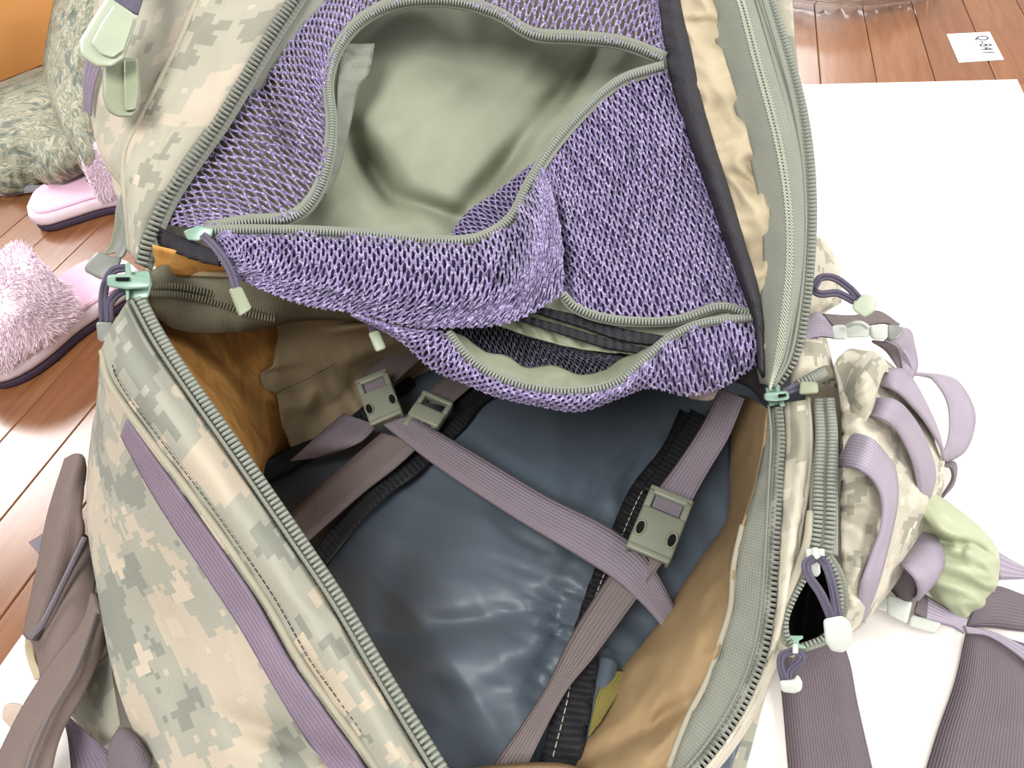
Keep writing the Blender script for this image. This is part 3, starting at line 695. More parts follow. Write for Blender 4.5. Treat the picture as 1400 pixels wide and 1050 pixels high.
inR = [(1008, 540, .06), (1000, 600, .055), (998, 650, .05), (994, 710, .05), (960, 762, .055), (925, 815, .055), (890, 868, .055), (850, 918, .055), (815, 985, .055), (775, 1048, .055), (720, 1130, .06)]
midR = [(1030, 545, .115), (1022, 605, .105), (1018, 655, .1), (1010, 712, .1), (985, 768, .1), (970, 822, .1), (945, 872, .098), (920, 925, .095), (885, 985, .09), (850, 1048, .088), (790, 1130, .085)]
patch('side_lining', [tapeR, midR, inR, sh(inR, 15, 6, -.03)], m_tan, bp, nu=90, nv=40,
      disp=lambda x, y: -.010*bump_at(x, y, 930, 870, 40, 60, 30)+.012*bump_at(x, y, 905, 985, 90, 16, -30)-.005*crease(x, y, 120, 90, 36, 9), label='tan side lining')
patch('bottom_lining', [[(560, 1068, .085), (640, 1052, .085), (700, 1045, .085), (760, 1044, .085), (800, 1052, .085)], [(560, 1100, .1), (640, 1090, .1), (700, 1085, .1), (760, 1085, .1), (820, 1085, .1)],
                        [(600, 1180, .095), (650, 1180, .098), (700, 1180, .1), (760, 1170, .1), (830, 1150, .098)]], m_tan, bp, nu=30, nv=12, label='tan bottom lining')

# ---- right outer body: band beside the rim and side pocket
outR = [(1072, 552, .160), (1074, 600, .156), (1071, 660, .150), (1068, 720, .145), (1064, 790, .138), (1060, 850, .131), (1048, 905, .125), (1022, 968, .119), (985, 1026, .112), (945, 1072, .107), (870, 1155, .098)]
pk0 = [(1108, 545, .152), (1112, 600, .15), (1108, 660, .146), (1098, 720, .14), (1088, 780, .132), (1074, 830, .124), (1066, 868, .118)]
patch('outer_band', [outR[:7], [((a[0]+b[0])/2+2, (a[1]+b[1])/2, (a[2]+b[2])/2+.008) for a, b in zip(outR[:7], pk0)], pk0], m_camo_lit, bp, nu=60, nv=14, disp=lambda x, y: -.003*crease(x, y, 70, 60, 24, 2), label='light-washed camouflage band')
patch('outer_wall', [outR, sh(outR, 8, 4, -.05), sh(outR, 10, 6, -.09), sh(outR, -10, 0, -.1)], m_camo_lit, bp, nu=60, nv=14)
tube('band_piping', conv(sh(pk0, -4, 0, .006), P), .0015, m_piping, bp, n=50)
pkz_r = [(1148, 545, .15), (1150, 600, .15), (1150, 660, .147), (1148, 720, .142), (1148, 760, .138), (1150, 800, .13), (1146, 840, .12), (1130, 866, .114), (1092, 885, .11)]
sil = [(1168, 478, .10), (1200, 486, .085), (1240, 520, .06), (1275, 570, .05), (1290, 630, .04), (1285, 680, .035), (1255, 745, .035), (1225, 795, .04), (1185, 845, .05)]
patch('side_pocket', [[(1140, 500, .14), (1148, 540, .148), (1152, 590, .150), (1152, 640, .148), (1150, 690, .144), (1150, 740, .14), (1152, 780, .134), (1150, 820, .125), (1140, 858, .115)],
                      [(1150, 485, .135), (1172, 530, .15), (1180, 590, .155), (1185, 640, .152), (1182, 690, .148), (1178, 740, .143), (1172, 785, .135), (1165, 830, .122), (1150, 864, .108)],
                      [(1160, 478, .12), (1195, 505, .13), (1215, 560, .13), (1228, 620, .125), (1228, 680, .12), (1218, 730, .115), (1202, 780, .11), (1182, 830, .1), (1160, 866, .09)],
                      sil, [(1160, 480, .02), (1190, 495, .015), (1225, 530, .012), (1255, 575, .012), (1270, 630, .012), (1265, 680, .012), (1240, 740, .012), (1210, 785, .012), (1170, 830, .012)]],
      m_camo_lit, bp, nu=80, nv=60, disp=lambda x, y: -.007*crease(x, y, 20, 60, 26, 4)-.004*crease(x, y, 110, 50, 24, 8)+.003, label='pale sunlit camouflage side pocket')
patch('pocket_fold', [[(1150, 560, .138), (1158, 520, .155), (1172, 495, .155), (1190, 480, .145), (1205, 488, .13)], [(1160, 590, .140), (1178, 535, .172), (1190, 512, .17), (1205, 495, .155), (1212, 498, .135)],
                      [(1172, 605, .140), (1192, 560, .162), (1200, 530, .158), (1208, 510, .145), (1214, 510, .13)]], m_camo_lit, bp, nu=40, nv=24, disp=lambda x, y: -.004*crease(x, y, -50, 60, 14, 4))
# pocket zipper: closed run and open lower end
zr = strap('pocket_zipper_tape', [(1112, 545, .155), (1114, 600, .155), (1108, 660, .152), (1104, 720, .147), (1098, 756, .143)], [(1142, 545, .156), (1146, 600, .157), (1146, 660, .155), (1146, 720, .149), (1146, 760, .144)], m_tape, bp, n=50, label='closed pocket zipper')
ctr = [(1127, 545, .159), (1130, 600, .159), (1128, 660, .157), (1126, 720, .152), (1122, 756, .147)]
for s in (-1, 1): teeth('zipper_coil', conv(ctr, P), m_teeth, zr, .0024, .005, .0016, .0024, offset=s*.003)
lipL = [(1116, 752, .145), (1100, 790, .14), (1084, 820, .134), (1074, 850, .128), (1078, 876, .122), (1088, 884, .12)]
lipR = [(1122, 752, .145), (1140, 780, .142), (1148, 810, .136), (1146, 840, .128), (1128, 870, .122), (1090, 886, .12)]
for nm, lp, dx in (('pocket_lip', lipL, -14), ('pocket_lip', lipR, 12)):
    t_ = strap(nm, lp, [(x+dx, y+(4 if y > 860 else 0), z+.001) for x, y, z in lp], m_tape, bp, n=40)
    teeth('zipper_coil', conv(sh(lp, 0, 0, .002), P), m_teeth, t_, .002, .003, .0014, .002)
tube('pocket_piping', conv([(1108, 700, .152), (1102, 745, .149), (1086, 790, .143), (1068, 832, .136), (1060, 864, .13), (1066, 884, .124), (1084, 894, .118)], P), .002, m_piping, bp, n=50)
patch('pocket_cavity', [[(1112, 745, .135), (1085, 810, .12), (1072, 850, .11), (1085, 890, .105)], [(1118, 750, .09), (1105, 810, .07), (1100, 850, .07), (1100, 885, .08)], [(1128, 745, .135), (1152, 800, .125), (1150, 840, .115), (1110, 885, .105)]], m_slot, bp, nu=20, nv=16, thick=.002, label='pocket inside painted dark for shade')

# ---- zip pulls
def cord_pull(name, pts, end_poly, f, end_mat, thick=.006, r=.0016, gap=.0042, parent_=bp, n=40):
    """doubled cord with a moulded end"""
    root = empty(name, conv(pts, f).mean(0), parent=parent_)
    gap *= .55; r *= .85; c = conv(pts, f); q = cr(c, n); T = np.gradient(q, axis=0); T /= np.linalg.norm(T, axis=1, keepdims=True)
    v = CAM-q; Bv = np.cross(T, v); Bv /= np.linalg.norm(Bv, axis=1, keepdims=True)
    for s in (-1, 1): tube('cord', q+Bv*gap/2*s, r, m_cord, root, n=n, sides=8)
    if end_poly is not None: plate('cord_end', end_poly, end_mat, root, thick, f, .0016)
    return root
LF = L
# centre-left pull under the mesh zipper
cord_pull('zip_pull', [(278, 322, -.012), (300, 345, -.02), (315, 370, -.022), (324, 398, -.022)], [(312, 395, -.024), (330, 391, -.024), (345, 422, -.024), (327, 434, -.024)], L, m_sage, .006, .0016, .004)
cord_pull('zip_pull', [(496, 425, .012), (504, 440, .012), (511, 456, .012)], [(503, 455, .008), (518, 451, .008), (529, 476, .008), (514, 482, .008)], L, m_green, .005, .0012, .003)
# left slider with its cord loop
sl = empty('zipper_slider', L(180, 388, -.01), parent=bp, label='mint green metal slider')
plate('slider_body', [(170, 372, -.018), (204, 370, -.018), (208, 388, -.018), (203, 408, -.018), (172, 410, -.018)], m_mint, sl, .010, L, .0015)
plate('slider_bridge', [(146, 376, -.026), (172, 374, -.026), (206, 380, -.026), (206, 394, -.026), (172, 396, -.026), (146, 392, -.026)], m_mint, sl, .006, L, .0018)
plate('slider_slot', [(158, 379, -.0275), (177, 379, -.0275), (177, 384, -.0275), (158, 384, -.0275)], m_slot, sl, .002, L, .0)
plate('slider_post', [(171, 360, -.022), (177, 357, -.022), (180, 372, -.022), (176, 410, -.022), (172, 412, -.022)], m_mint, sl, .007, L, .001)
cord_pull('zip_pull', [(172, 366, -.012), (155, 370, -.014), (145, 386, -.016), (141, 408, -.016), (142, 440, -.012)], None, L, m_greyp, r=.0016, gap=.004)
cord_pull('zip_pull', [(172, 396, -.014), (158, 404, -.014), (150, 416, -.014), (150, 440, -.012)], [(131, 440, -.016), (155, 440, -.016), (152, 458, -.016), (144, 470, -.016), (134, 466, -.016)], L, m_greyp, .008, .0016, .004)
# grey side-release plug hanging behind the lid
gp = empty('side_clip', L(150, 330, .02), parent=bp, label='grey plastic side clip')
plate('clip_arm', [(163, 262, .01), (180, 268, .01), (184, 300, .01), (180, 330, .01), (170, 352, .01), (152, 360, .01), (162, 335, .01), (166, 305, .01), (158, 285, .01)], m_greyp, gp, .012, L, .002)
plate('clip_web', [(158, 285, .016), (170, 290, .016), (172, 320, .016), (160, 345, .016), (136, 352, .016), (150, 335, .016), (156, 310, .016)], m_greyb, gp, .006, L, .001)
plate('clip_head', [(134, 342, .006), (150, 350, .006), (168, 352, .006), (160, 372, .006), (140, 384, .006), (113, 370, .006), (124, 352, .006)], m_greyp, gp, .014, L, .0025)
# right slider
sr = empty('zipper_slider', P(1064, 542, .17), parent=bp, label='mint green metal slider')
plate('slider_body', [(1046, 530, .172), (1060, 528, .172), (1066, 552, .170), (1052, 556, .17)], m_mint, sr, .008, P, .001)
plate('slider_bridge', [(1044, 537, .178), (1060, 536, .178), (1078, 533, .178), (1080, 546, .178), (1062, 549, .178), (1045, 548, .178)], m_mint, sr, .006, P, .0014)
plate('slider_slot', [(1064, 539, .1795), (1075, 538, .1795), (1075, 542, .1795), (1064, 543, .1795)], m_slot, sr, .001, P, 0)
plate('slider_tail', [(1058, 526, .174), (1064, 524, .174), (1074, 556, .172), (1066, 556, .172)], m_mint, sr, .004, P, .001)
cord_pull('zip_pull', [(1072, 537, .176), (1082, 532, .178), (1098, 528, .176)], [(1094, 521, .182), (1118, 522, .18), (1120, 538, .178), (1092, 540, .18)], P, m_sage, .006, .0016, .004)
# pulls at the right of the lid
cord_pull('zip_pull', [(1112, 394, -.004), (1122, 380, -.006), (1140, 380, -.008), (1160, 393, -.008), (1174, 408, -.006)], None, L, m_green, r=.0015, gap=.0036)
cord_pull('zip_pull', [(1110, 396, -.002), (1122, 402, -.004), (1145, 401, -.006), (1168, 412, -.006)], [(1165, 416, -.012), (1182, 400, -.012), (1198, 410, -.012), (1197, 425, -.012), (1182, 435, -.012), (1166, 424, -.012)], L, m_green, .007, .0015, .0036)
# pulls of the side pocket
s2 = empty('pocket_slider', P(1116, 762, .155), parent=bp)
plate('slider_body', [(1101, 750, .156), (1128, 750, .156), (1127, 764, .155), (1102, 764, .155)], m_ltgrey, s2, .005, P, .001)
plate('slider_tab', [(1110, 748, .162), (1119, 748, .162), (1122, 784, .160), (1116, 790, .160), (1109, 784, .160)], m_ltgrey, s2, .003, P, .001)
cord_pull('zip_pull', [(1112, 764, .162), (1102, 772, .166), (1106, 788, .168), (1122, 812, .166), (1138, 848, .160)], None, P, m_green, r=.0014, gap=.0032)
cord_pull('zip_pull', [(1122, 764, .162), (1130, 774, .164), (1138, 800, .162), (1146, 845, .158)], [(1125, 846, .166), (1152, 841, .166), (1164, 852, .164), (1166, 876, .16), (1154, 893, .157), (1136, 890, .157), (1128, 876, .16)], P, m_ltgrey, .008, .0014, .0032)
s3 = empty('pocket_slider', P(1088, 880, .13), parent=bp)
plate('slider_wing', [(1078, 869, .134), (1098, 869, .134), (1098, 873, .134), (1092, 876, .134), (1092, 880, .134), (1102, 884, .133), (1102, 887, .133), (1078, 886, .133), (1084, 880, .134), (1084, 876, .134)], m_mint, s3, .004, P, .0006)
plate('slider_tab', [(1084, 880, .137), (1091, 880, .137), (1092, 894, .135), (1083, 894, .135)], m_ltgrey, s3, .003, P, .0008)
cord_pull('zip_pull', [(1084, 890, .134), (1070, 896, .134), (1067, 908, .132), (1072, 928, .128)], None, P, m_green, r=.0012, gap=.0028)
cord_pull('zip_pull', [(1088, 890, .134), (1097, 898, .134), (1092, 908, .132), (1080, 918, .13), (1079, 929, .128)], [(1064, 930, .131), (1086, 929, .131), (1090, 920, .131), (1097, 932, .129), (1097, 944, .127), (1086, 948, .127), (1068, 946, .127)], P, m_ltgrey, .007, .0012, .0028)

# ---- right hand straps and buckles
strap('load_strap', [(1118, 430, .13), (1135, 446, .135), (1118, 462, .14)], [(1100, 446, .13), (1135, 456, .135), (1112, 460, .14)], m_mauve_lit, bp)
strap('load_strap', [(1095, 440, .14), (1118, 428, .142), (1138, 448, .14)], [(1096, 468, .14), (1118, 460, .14), (1140, 462, .138)], m_mauve_lit, bp)
strap('load_strap', [(1124, 430, .115), (1165, 432, .112), (1200, 426, .11), (1230, 444, .108)], [(1140, 448, .115), (1170, 448, .112), (1210, 442, .11), (1226, 452, .108)], m_taupeweb, bp)
lb = empty('load_buckle', P(1185, 455, .13), parent=bp, label='light grey side release buckle')
plate('buckle_plug', [(1131, 450, .134), (1140, 444, .134), (1158, 444, .134), (1160, 464, .134), (1140, 464, .134), (1131, 460, .134)], m_ltgrey, lb, .008, P, .0025)
plate('buckle_spring', [(1154, 448, .133), (1168, 440, .133), (1184, 442, .133), (1190, 448, .133), (1190, 461, .133), (1156, 462, .133)], m_ltgrey, lb, .009, P, .0025)
plate('buckle_socket', [(1188, 444, .134), (1214, 444, .134), (1214, 465, .134), (1190, 464, .134)], m_ltgrey, lb, .009, P, .0025)
plate('buckle_end', [(1213, 444, .132), (1230, 445, .132), (1238, 452, .132), (1228, 464, .132), (1213, 465, .132)], m_greyp, lb, .007, P, .002)
tube('buckle_arch', conv([(1158, 446, .136), (1168, 442, .139), (1178, 442, .139), (1186, 447, .136)], P), .0015, m_ltgrey, lb)
strap('load_strap', [(1228, 446, .128), (1244, 452, .118), (1250, 475, .1), (1254, 500, .09), (1246, 520, .085)], [(1210, 466, .128), (1226, 475, .118), (1232, 492, .1), (1234, 506, .095), (1226, 520, .09)], m_mauve_lit, bp)
strap('load_strap', [(1192, 466, .11), (1212, 480, .10), (1228, 505, .09)], [(1210, 468, .12), (1235, 478, .11), (1250, 506, .09)], m_mauve_lit, bp)
strap('pocket_webbing', [(1200, 507, .125), (1225, 504, .13), (1241, 511, .11), (1263, 547, .088), (1282, 590, .07), (1291, 625, .055)], [(1194, 526, .13), (1222, 532, .142), (1250, 558, .118), (1267, 579, .1), (1286, 611, .072), (1290, 630, .058)], m_mauve_lit, bp, disp=lambda x, y: -.003, label='outer light-washed mauve webbing row on the pocket')
strap('pocket_webbing', [(1188, 545, .145), (1222, 547, .156), (1246, 569, .138), (1267, 607, .112), (1278, 650, .088), (1266, 694, .06)], [(1175, 566, .145), (1207, 572, .162), (1226, 588, .15), (1237, 605, .14), (1250, 637, .12), (1258, 690, .075)], m_mauve_lit, bp, disp=lambda x, y: -.003, label='middle light-washed mauve webbing row on the pocket')
strap('pocket_webbing', [(1160, 592, .142), (1190, 599, .168), (1211, 622, .158), (1224, 646, .146), (1226, 682, .138), (1219, 723, .134), (1202, 790, .122), (1180, 850, .07)], [(1143, 637, .14), (1173, 641, .166), (1194, 656, .162), (1207, 684, .154), (1205, 723, .148), (1192, 760, .142), (1178, 800, .132), (1168, 846, .09)], m_mauve_lit, bp, n=50, disp=lambda x, y: -.006, label='inner light-washed mauve webbing row on the pocket')
strap('side_loop', [(1254, 510, .03), (1285, 513, .03), (1308, 521, .03), (1329, 554, .03), (1332, 581, .03), (1319, 616, .03), (1291, 634, .03)], [(1250, 512, .05), (1264, 514, .05), (1276, 519, .055), (1293, 543, .055), (1299, 571, .055), (1297, 601, .055), (1289, 624, .05)], m_mauve_lit, bp, n=50, label='light-washed mauve webbing loop standing out over the paper')
strap('side_loop', [(1290, 636, .045), (1300, 640, .04), (1302, 655, .03), (1290, 676, .02)], [(1290, 632, .02), (1306, 634, .015), (1304, 660, .01), (1288, 680, .008)], m_wide, bp)
# lower right: green pouch, buckle, waist straps
patch('rain_pouch', [[(1276, 674, .06), (1300, 690, .055), (1340, 722, .045), (1362, 750, .035), (1366, 775, .02)], [(1264, 690, .075), (1290, 720, .075), (1325, 745, .06), (1348, 765, .045), (1362, 800, .02)],
                     [(1262, 715, .06), (1285, 745, .055), (1310, 775, .05), (1330, 800, .035), (1345, 828, .012)], [(1258, 740, .04), (1272, 780, .04), (1290, 810, .03), (1305, 832, .018), (1318, 846, .006)],
                     [(1265, 800, .012), (1275, 815, .01), (1285, 828, .008), (1300, 838, .006), (1312, 846, .004)]],
      m_pouch, bp, nu=50, nv=50, disp=lambda x, y: -.008*crease(x, y, 30, 60, 24, 3)+.016*bump_at(x, y, 1305, 742, 30, 7, 12)-.010*bump_at(x, y, 1325, 755, 8, 12)+.003, label='pale green nylon pouch')
strap('waist_loop', [(1252, 718, .05), (1280, 735, .06), (1290, 768, .06), (1278, 795, .05), (1255, 820, .035)], [(1220, 770, .05), (1236, 775, .085), (1252, 792, .085), (1256, 812, .07), (1246, 822, .04)], m_mauve_lit, bp, n=40, label='light-washed mauve webbing loop')
strap('waist_loop', [(1226, 764, .05), (1240, 768, .06), (1254, 800, .05), (1250, 818, .035)], [(1208, 792, .03), (1222, 810, .03), (1236, 822, .03), (1250, 820, .03)], m_wide, bp)
lb2 = empty('waist_buckle', P(1230, 825, .02), parent=bp, label='light grey waist buckle')
plate('buckle_plug', [(1186, 822, .03), (1206, 800, .03), (1222, 812, .03), (1214, 838, .03), (1196, 832, .03)], m_ltgrey, lb2, .010, P, .002)
plate('buckle_socket', [(1212, 812, .032), (1248, 822, .032), (1240, 854, .03), (1212, 840, .03)], m_ltgrey, lb2, .010, P, .002)
plate('buckle_end', [(1246, 840, .026), (1288, 852, .026), (1278, 868, .024), (1240, 856, .024)], m_ltgrey, lb2, .009, P, .002)
strap('waist_strap', [(1262, 812, .02), (1300, 836, .014), (1322, 846, .01)], [(1264, 848, .02), (1300, 856, .014), (1318, 866, .01)], m_mauve_lit, bp)
strap('waist_strap', [(1258, 808, .024), (1268, 820, .022)], [(1250, 838, .024), (1266, 848, .022)], m_wide, bp)
strap('hip_belt', [(1330, 838, .012), (1356, 802, .018), (1405, 815, .016), (1470, 830, .01)], [(1320, 858, .006), (1350, 858, .008), (1405, 864, .008), (1470, 860, .006)], m_wide, bp)
strap('hip_belt', [(1364, 755, .014), (1390, 770, .012), (1420, 782, .01), (1470, 800, .01)], [(1366, 792, .010), (1390, 792, .008), (1420, 792, .006), (1470, 815, .006)], m_mauve_lit, bp)
strap('wide_strap', [(1060, 860, .02), (1064, 900, .01), (1070, 960, .006), (1080, 1075, .006), (1090, 1150, .006)], [(1135, 840, .02), (1160, 900, .01), (1172, 960, .006), (1198, 1075, .006), (1215, 1150, .006)], m_wide, bp, n=40, label='wide plum grey strap on the paper below the pocket')
strap('wide_strap', [(1322, 858, .008), (1306, 930, .006), (1282, 1000, .006), (1262, 1065, .006), (1240, 1140, .006)], [(1400, 880, .008), (1420, 940, .006), (1425, 1000, .006), (1425, 1065, .006), (1425, 1140, .006)], m_wide, bp, n=40, label='wide plum grey belt end at the lower right')
strap('belt_edge', [(1318, 856, .012), (1350, 862, .012), (1385, 876, .012), (1425, 900, .01)], [(1322, 866, .011), (1350, 870, .011), (1380, 888, .010), (1425, 925, .009)], m_mauve_lit, bp)

# ---- right shoulder of the pack behind the lid
patch('top_corner', [[(1070, 300, .15), (1110, 320, .14), (1130, 335, .12), (1145, 360, .08), (1150, 390, .05)], [(1080, 340, .16), (1112, 352, .15), (1130, 368, .13), (1144, 390, .09), (1150, 410, .05)],
                     [(1080, 420, .14), (1105, 420, .13), (1125, 415, .11), (1140, 410, .08), (1150, 412, .04)], [(1080, 450, .05), (1110, 440, .05), (1130, 425, .05), (1142, 418, .04), (1150, 414, .02)]], m_camo_lit, bp, nu=30, nv=30, disp=lambda x, y: -.006*crease(x, y, 40, 40, 20, 3))
patch('top_corner', [[(1080, 465, .15), (1110, 465, .15), (1128, 470, .14), (1135, 490, .12)], [(1080, 500, .165), (1105, 498, .165), (1128, 500, .15), (1138, 510, .12)], [(1080, 530, .15), (1110, 530, .15), (1135, 530, .14), (1150, 530, .12)]],
      m_camo_lit, bp, nu=26, nv=20, disp=lambda x, y: -.006*crease(x, y, 100, 40, 20, 3))
cz = strap('corner_zipper', [(1085, 522, .172), (1110, 508, .172), (1128, 500, .165), (1136, 505, .155)], [(1095, 535, .168), (1118, 525, .168), (1136, 518, .16), (1140, 520, .15)], m_tape_dark, bp, label='dark zipper end')
teeth('zipper_coil', conv([(1092, 526, .175), (1114, 516, .175), (1130, 508, .168)], P), m_teeth_dk, cz, .002, .006, .0013, .002)

# ---- lower left: shoulder harness beside the pack
patch('shoulder_strap', [[(92, 628, .04), (70, 700, .035), (56, 770, .03), (36, 868, .02)], [(110, 622, .06), (92, 690, .062), (78, 770, .055), (46, 876, .03)], [(114, 640, .05), (112, 700, .06), (112, 735, .055), (55, 868, .03)]],
      m_strapcloth, bp, nu=40, nv=20, thick=.005, disp=lambda x, y: -.003*crease(x, y, 110, 90, 30, 2), label='mauve taupe padded strap flap')
patch('shoulder_strap', [[(95, 720, .025), (50, 860, .02), (48, 890, .012), (52, 925, .008)], [(120, 735, .045), (95, 830, .045), (80, 890, .04), (70, 930, .03)], [(130, 760, .035), (128, 830, .04), (125, 880, .035), (70, 925, .02)]],
      m_strapcloth, bp, nu=30, nv=20, thick=.005)
patch('shoulder_strap', [[(130, 810, .045), (118, 850, .045), (70, 915, .045), (35, 970, .045), (0, 1040, .045), (-30, 1100, .045)], [(140, 840, .06), (125, 880, .062), (90, 945, .062), (55, 1000, .062), (25, 1060, .062), (0, 1110, .06)],
                         [(142, 870, .05), (130, 905, .055), (110, 955, .055), (85, 1000, .055), (70, 1060, .055), (60, 1110, .05)]], m_strapcloth, bp, nu=40, nv=20, thick=.006, label='mauve taupe padded strap crossing to the corner')
tube('strap_binding', conv([(116, 735, .062), (90, 790, .056), (60, 850, .045), (42, 872, .036)], P), .0022, m_mauve, bp)
tube('strap_binding', conv([(132, 840, .066), (105, 915, .069), (70, 975, .069), (45, 1030, .069), (30, 1080, .068)], P), .0016, m_taupeweb, bp)
strap('strap_end', [(40, 742, .02), (72, 722, .025)], [(58, 762, .02), (72, 742, .025)], m_mauve, bp)
strap('harness_webbing', [(35, 868, .015), (34, 890, .02), (48, 930, .02)], [(46, 872, .015), (50, 905, .02), (62, 925, .02)], m_cream, bp)
strap('harness_webbing', [(90, 985, .035), (95, 1020, .035), (100, 1080, .035)], [(92, 980, .04), (150, 1030, .035), (190, 1080, .03)], m_purpleweb, bp, label='purple webbing at the lower corner')
patch('harness_corner', [[(150, 1040, .05), (155, 1015, .055), (165, 1000, .055), (176, 1000, .05)], [(165, 1070, .06), (175, 1040, .065), (185, 1020, .065), (190, 1015, .055)], [(200, 1090, .06), (205, 1065, .065), (205, 1045, .06), (200, 1030, .05)]], m_wide, bp, nu=20, nv=14, thick=.004)
patch('strap_anchor', [[(118, 920, .03), (140, 900, .04), (150, 890, .05)], [(100, 955, .03), (135, 940, .035), (155, 930, .04)], [(95, 975, .025), (140, 1020, .02), (165, 990, .03)]], m_camo, bp, nu=20, nv=16)
plate('strap_toggle', [(4, 966, .03), (12, 960, .03), (30, 962, .03), (36, 978, .025), (28, 998, .02), (14, 996, .02), (2, 982, .025)], plain('beige_plastic', rgb(196, 176, 160), .5, .4), bp, .010, P, .003, label='beige plastic toggle')

# ================================================================== raised lid
# outer shell behind
patch('lid_shell', [[(140, -160, .10), (400, -190, .14), (650, -200, .15), (900, -190, .14), (1080, -120, .06)], [(128, 40, .05), (400, 20, .12), (650, 0, .13), (900, 20, .12), (1085, 40, .03)],
                    [(150, 230, .04), (400, 220, .10), (650, 220, .12), (900, 230, .10), (1104, 250, .02)], [(186, 345, .02), (400, 360, .06), (650, 380, .08), (900, 400, .06), (1085, 430, .02)]], m_camo_lid, bp, f=L, nu=40, nv=30, thick=.003)
# left outer face of the lid
zl = [(192, 362, -.004), (205, 320, -.004), (226, 272, -.004), (258, 222, -.004), (296, 168, -.004), (330, 112, -.004), (362, 58, -.004), (398, 2, -.004), (450, -80, 0), (500, -150, .01)]
fold = [(178, 345, .002), (172, 280, -.004), (168, 235, -.006), (172, 200, -.006), (196, 156, -.006), (218, 112, -.006), (244, 60, -.006), (266, 8, -.006), (295, -60, 0), (330, -130, .01)]
lsil = [(186, 350, .012), (180, 292, .014), (166, 255, .016), (144, 225, .018), (130, 180, .02), (125, 130, .02), (130, 80, .02), (136, 20, .02), (145, -60, .03), (165, -130, .04)]
patch('lid_side', [zl, [(a[0]*.5+b[0]*.5, a[1]*.5+b[1]*.5, -.010) for a, b in zip(zl, fold)], fold], m_camo_lid, bp, f=L, nu=80, nv=24, disp=lambda x, y: -.003*crease(x, y, -60, 110, 34, 2), label='camouflage lid side between zipper and seam')
patch('lid_side', [sh(fold, 3, 0, .002), [(a[0]*.5+b[0]*.5, a[1]*.5+b[1]*.5, .0) for a, b in zip(fold, lsil)], lsil, sh(lsil, 12, 8, .04)], m_camo_lid, bp, f=L, nu=70, nv=24, disp=lambda x, y: -.002*crease(x, y, -70, 90, 30, 4), label='camouflage lid side beyond the seam', uvoff=(.2, .7))
tube('lid_seam', conv(sh(fold, 0, 0, -.002), L), .0016, m_piping, bp, n=60)
lt = strap('lid_zipper_tape', sh(zl, -8, -4, -.002), sh(zl, 16, 8, .003), m_tape, bp, f=L, n=70, thick=.0016)
teeth('zipper_teeth', conv(sh(zl, 1, 1, -.006), L), m_teeth_dk, lt, .0032, .0068, .0019, .0035)
patch('lid_inner_tape', [sh(zl, 8, 4, .004)[3:], [(300, 190, .012), (335, 150, .012), (360, 120, .012), (390, 85, .012), (430, 40, .012), (470, -20, .012), (520, -120, .02)]], m_tape, bp, f=L, nu=40, nv=8, label='grey green inner tape')

# inside of the lid: olive pocket fabric
def olive_disp(x, y):
    d = -.022*bump_at(x, y, 590, 190, 95, 150, -12)+.010*bump_at(x, y, 640, 40, 30, 70)
    d += .034*bump_at(x, y, 512, 236, 20, 62, -34)+.032*bump_at(x, y, 690, 225, 16, 75, 40)+.026*bump_at(x, y, 770, 130, 18, 70, 35)+.02*bump_at(x, y, 600, 290, 60, 14, 20)
    d -= .020*bump_at(x, y, 735, 180, 18, 60, 42)+.010*bump_at(x, y, 450, 270, 30, 40)
    return d-.004*crease(x, y, -30, 150, 60, 6)
patch('lid_lining', [[(420, -120, .06), (560, -130, .07), (700, -130, .07), (850, -120, .06), (950, -80, .03)], [(400, 20, .045), (530, 20, .065), (680, 20, .07), (830, 30, .06), (940, 40, .02)],
                     [(380, 160, .04), (500, 160, .055), (640, 160, .065), (800, 160, .055), (970, 170, .02)], [(300, 290, .03), (470, 290, .05), (620, 300, .055), (800, 300, .05), (1010, 310, .02)],
                     [(290, 370, .03), (470, 380, .045), (620, 390, .05), (800, 400, .05), (1030, 410, .02)]], m_olive, bp, f=L, nu=110, nv=90, disp=olive_disp, label='olive green coated pocket fabric')
patch('pocket_tape_flap', [[(470, 60, .006), (462, 100, .006), (460, 150, .006), (458, 190, .006), (452, 230, .006), (438, 265, .006)], [(512, 60, .02), (504, 100, .02), (490, 120, .02), (480, 165, .02), (462, 235, .018), (445, 268, .012)]], m_tape, bp, f=L, nu=40, nv=8,
      disp=lambda x, y: -.004*crease(x, y, 20, 40, 18, 3))

# net pocket zipper arcs
up = [(282, 314, -.004), (340, 304, -.004), (400, 298, -.004), (432, 268, -.004), (450, 215, -.004), (454, 165, -.004), (450, 110, -.004), (466, 62, -.004), (500, 25, -.004), (550, 4, -.004), (620, 3, -.004), (680, 20, -.004), (728, 48, -.004), (790, 53, -.004), (850, 60, -.004), (909, 82, -.004)]
lo = [(280, 316, -.008), (350, 315, -.010), (430, 317, -.014), (510, 322, -.018), (590, 330, -.020), (650, 328, -.020), (696, 302, -.018), (724, 250, -.016), (752, 205, -.014), (790, 160, -.012), (845, 112, -.008), (909, 90, -.004)]
outer = [(222, 306, .002), (238, 278, .004), (262, 240, .006), (290, 205, .008), (318, 160, .008), (345, 122, .008), (376, 92, .008), (400, 52, .008), (440, 8, .008), (490, -45, .008), (580, -75, .008), (680, -80, .008), (760, -75, .008), (830, -60, .008), (890, -35, .006), (906, 20, .002)]
midA = [((a[0]+b[0])/2, (a[1]+b[1])/2, -.002) for a, b in zip(outer, up)]
fA = lambda x, y: .010*bump_at(x, y, 372, 150, 10, 80, -18)-.004*crease(x, y, -60, 60, 26, 2)
GA = loft([outer, midA, up], 150, 40, L, fA)
net('net_panel', GA, 68, 11, m_net, bp, r=.0007, seed=1, label='purple net arching over the upper pocket')
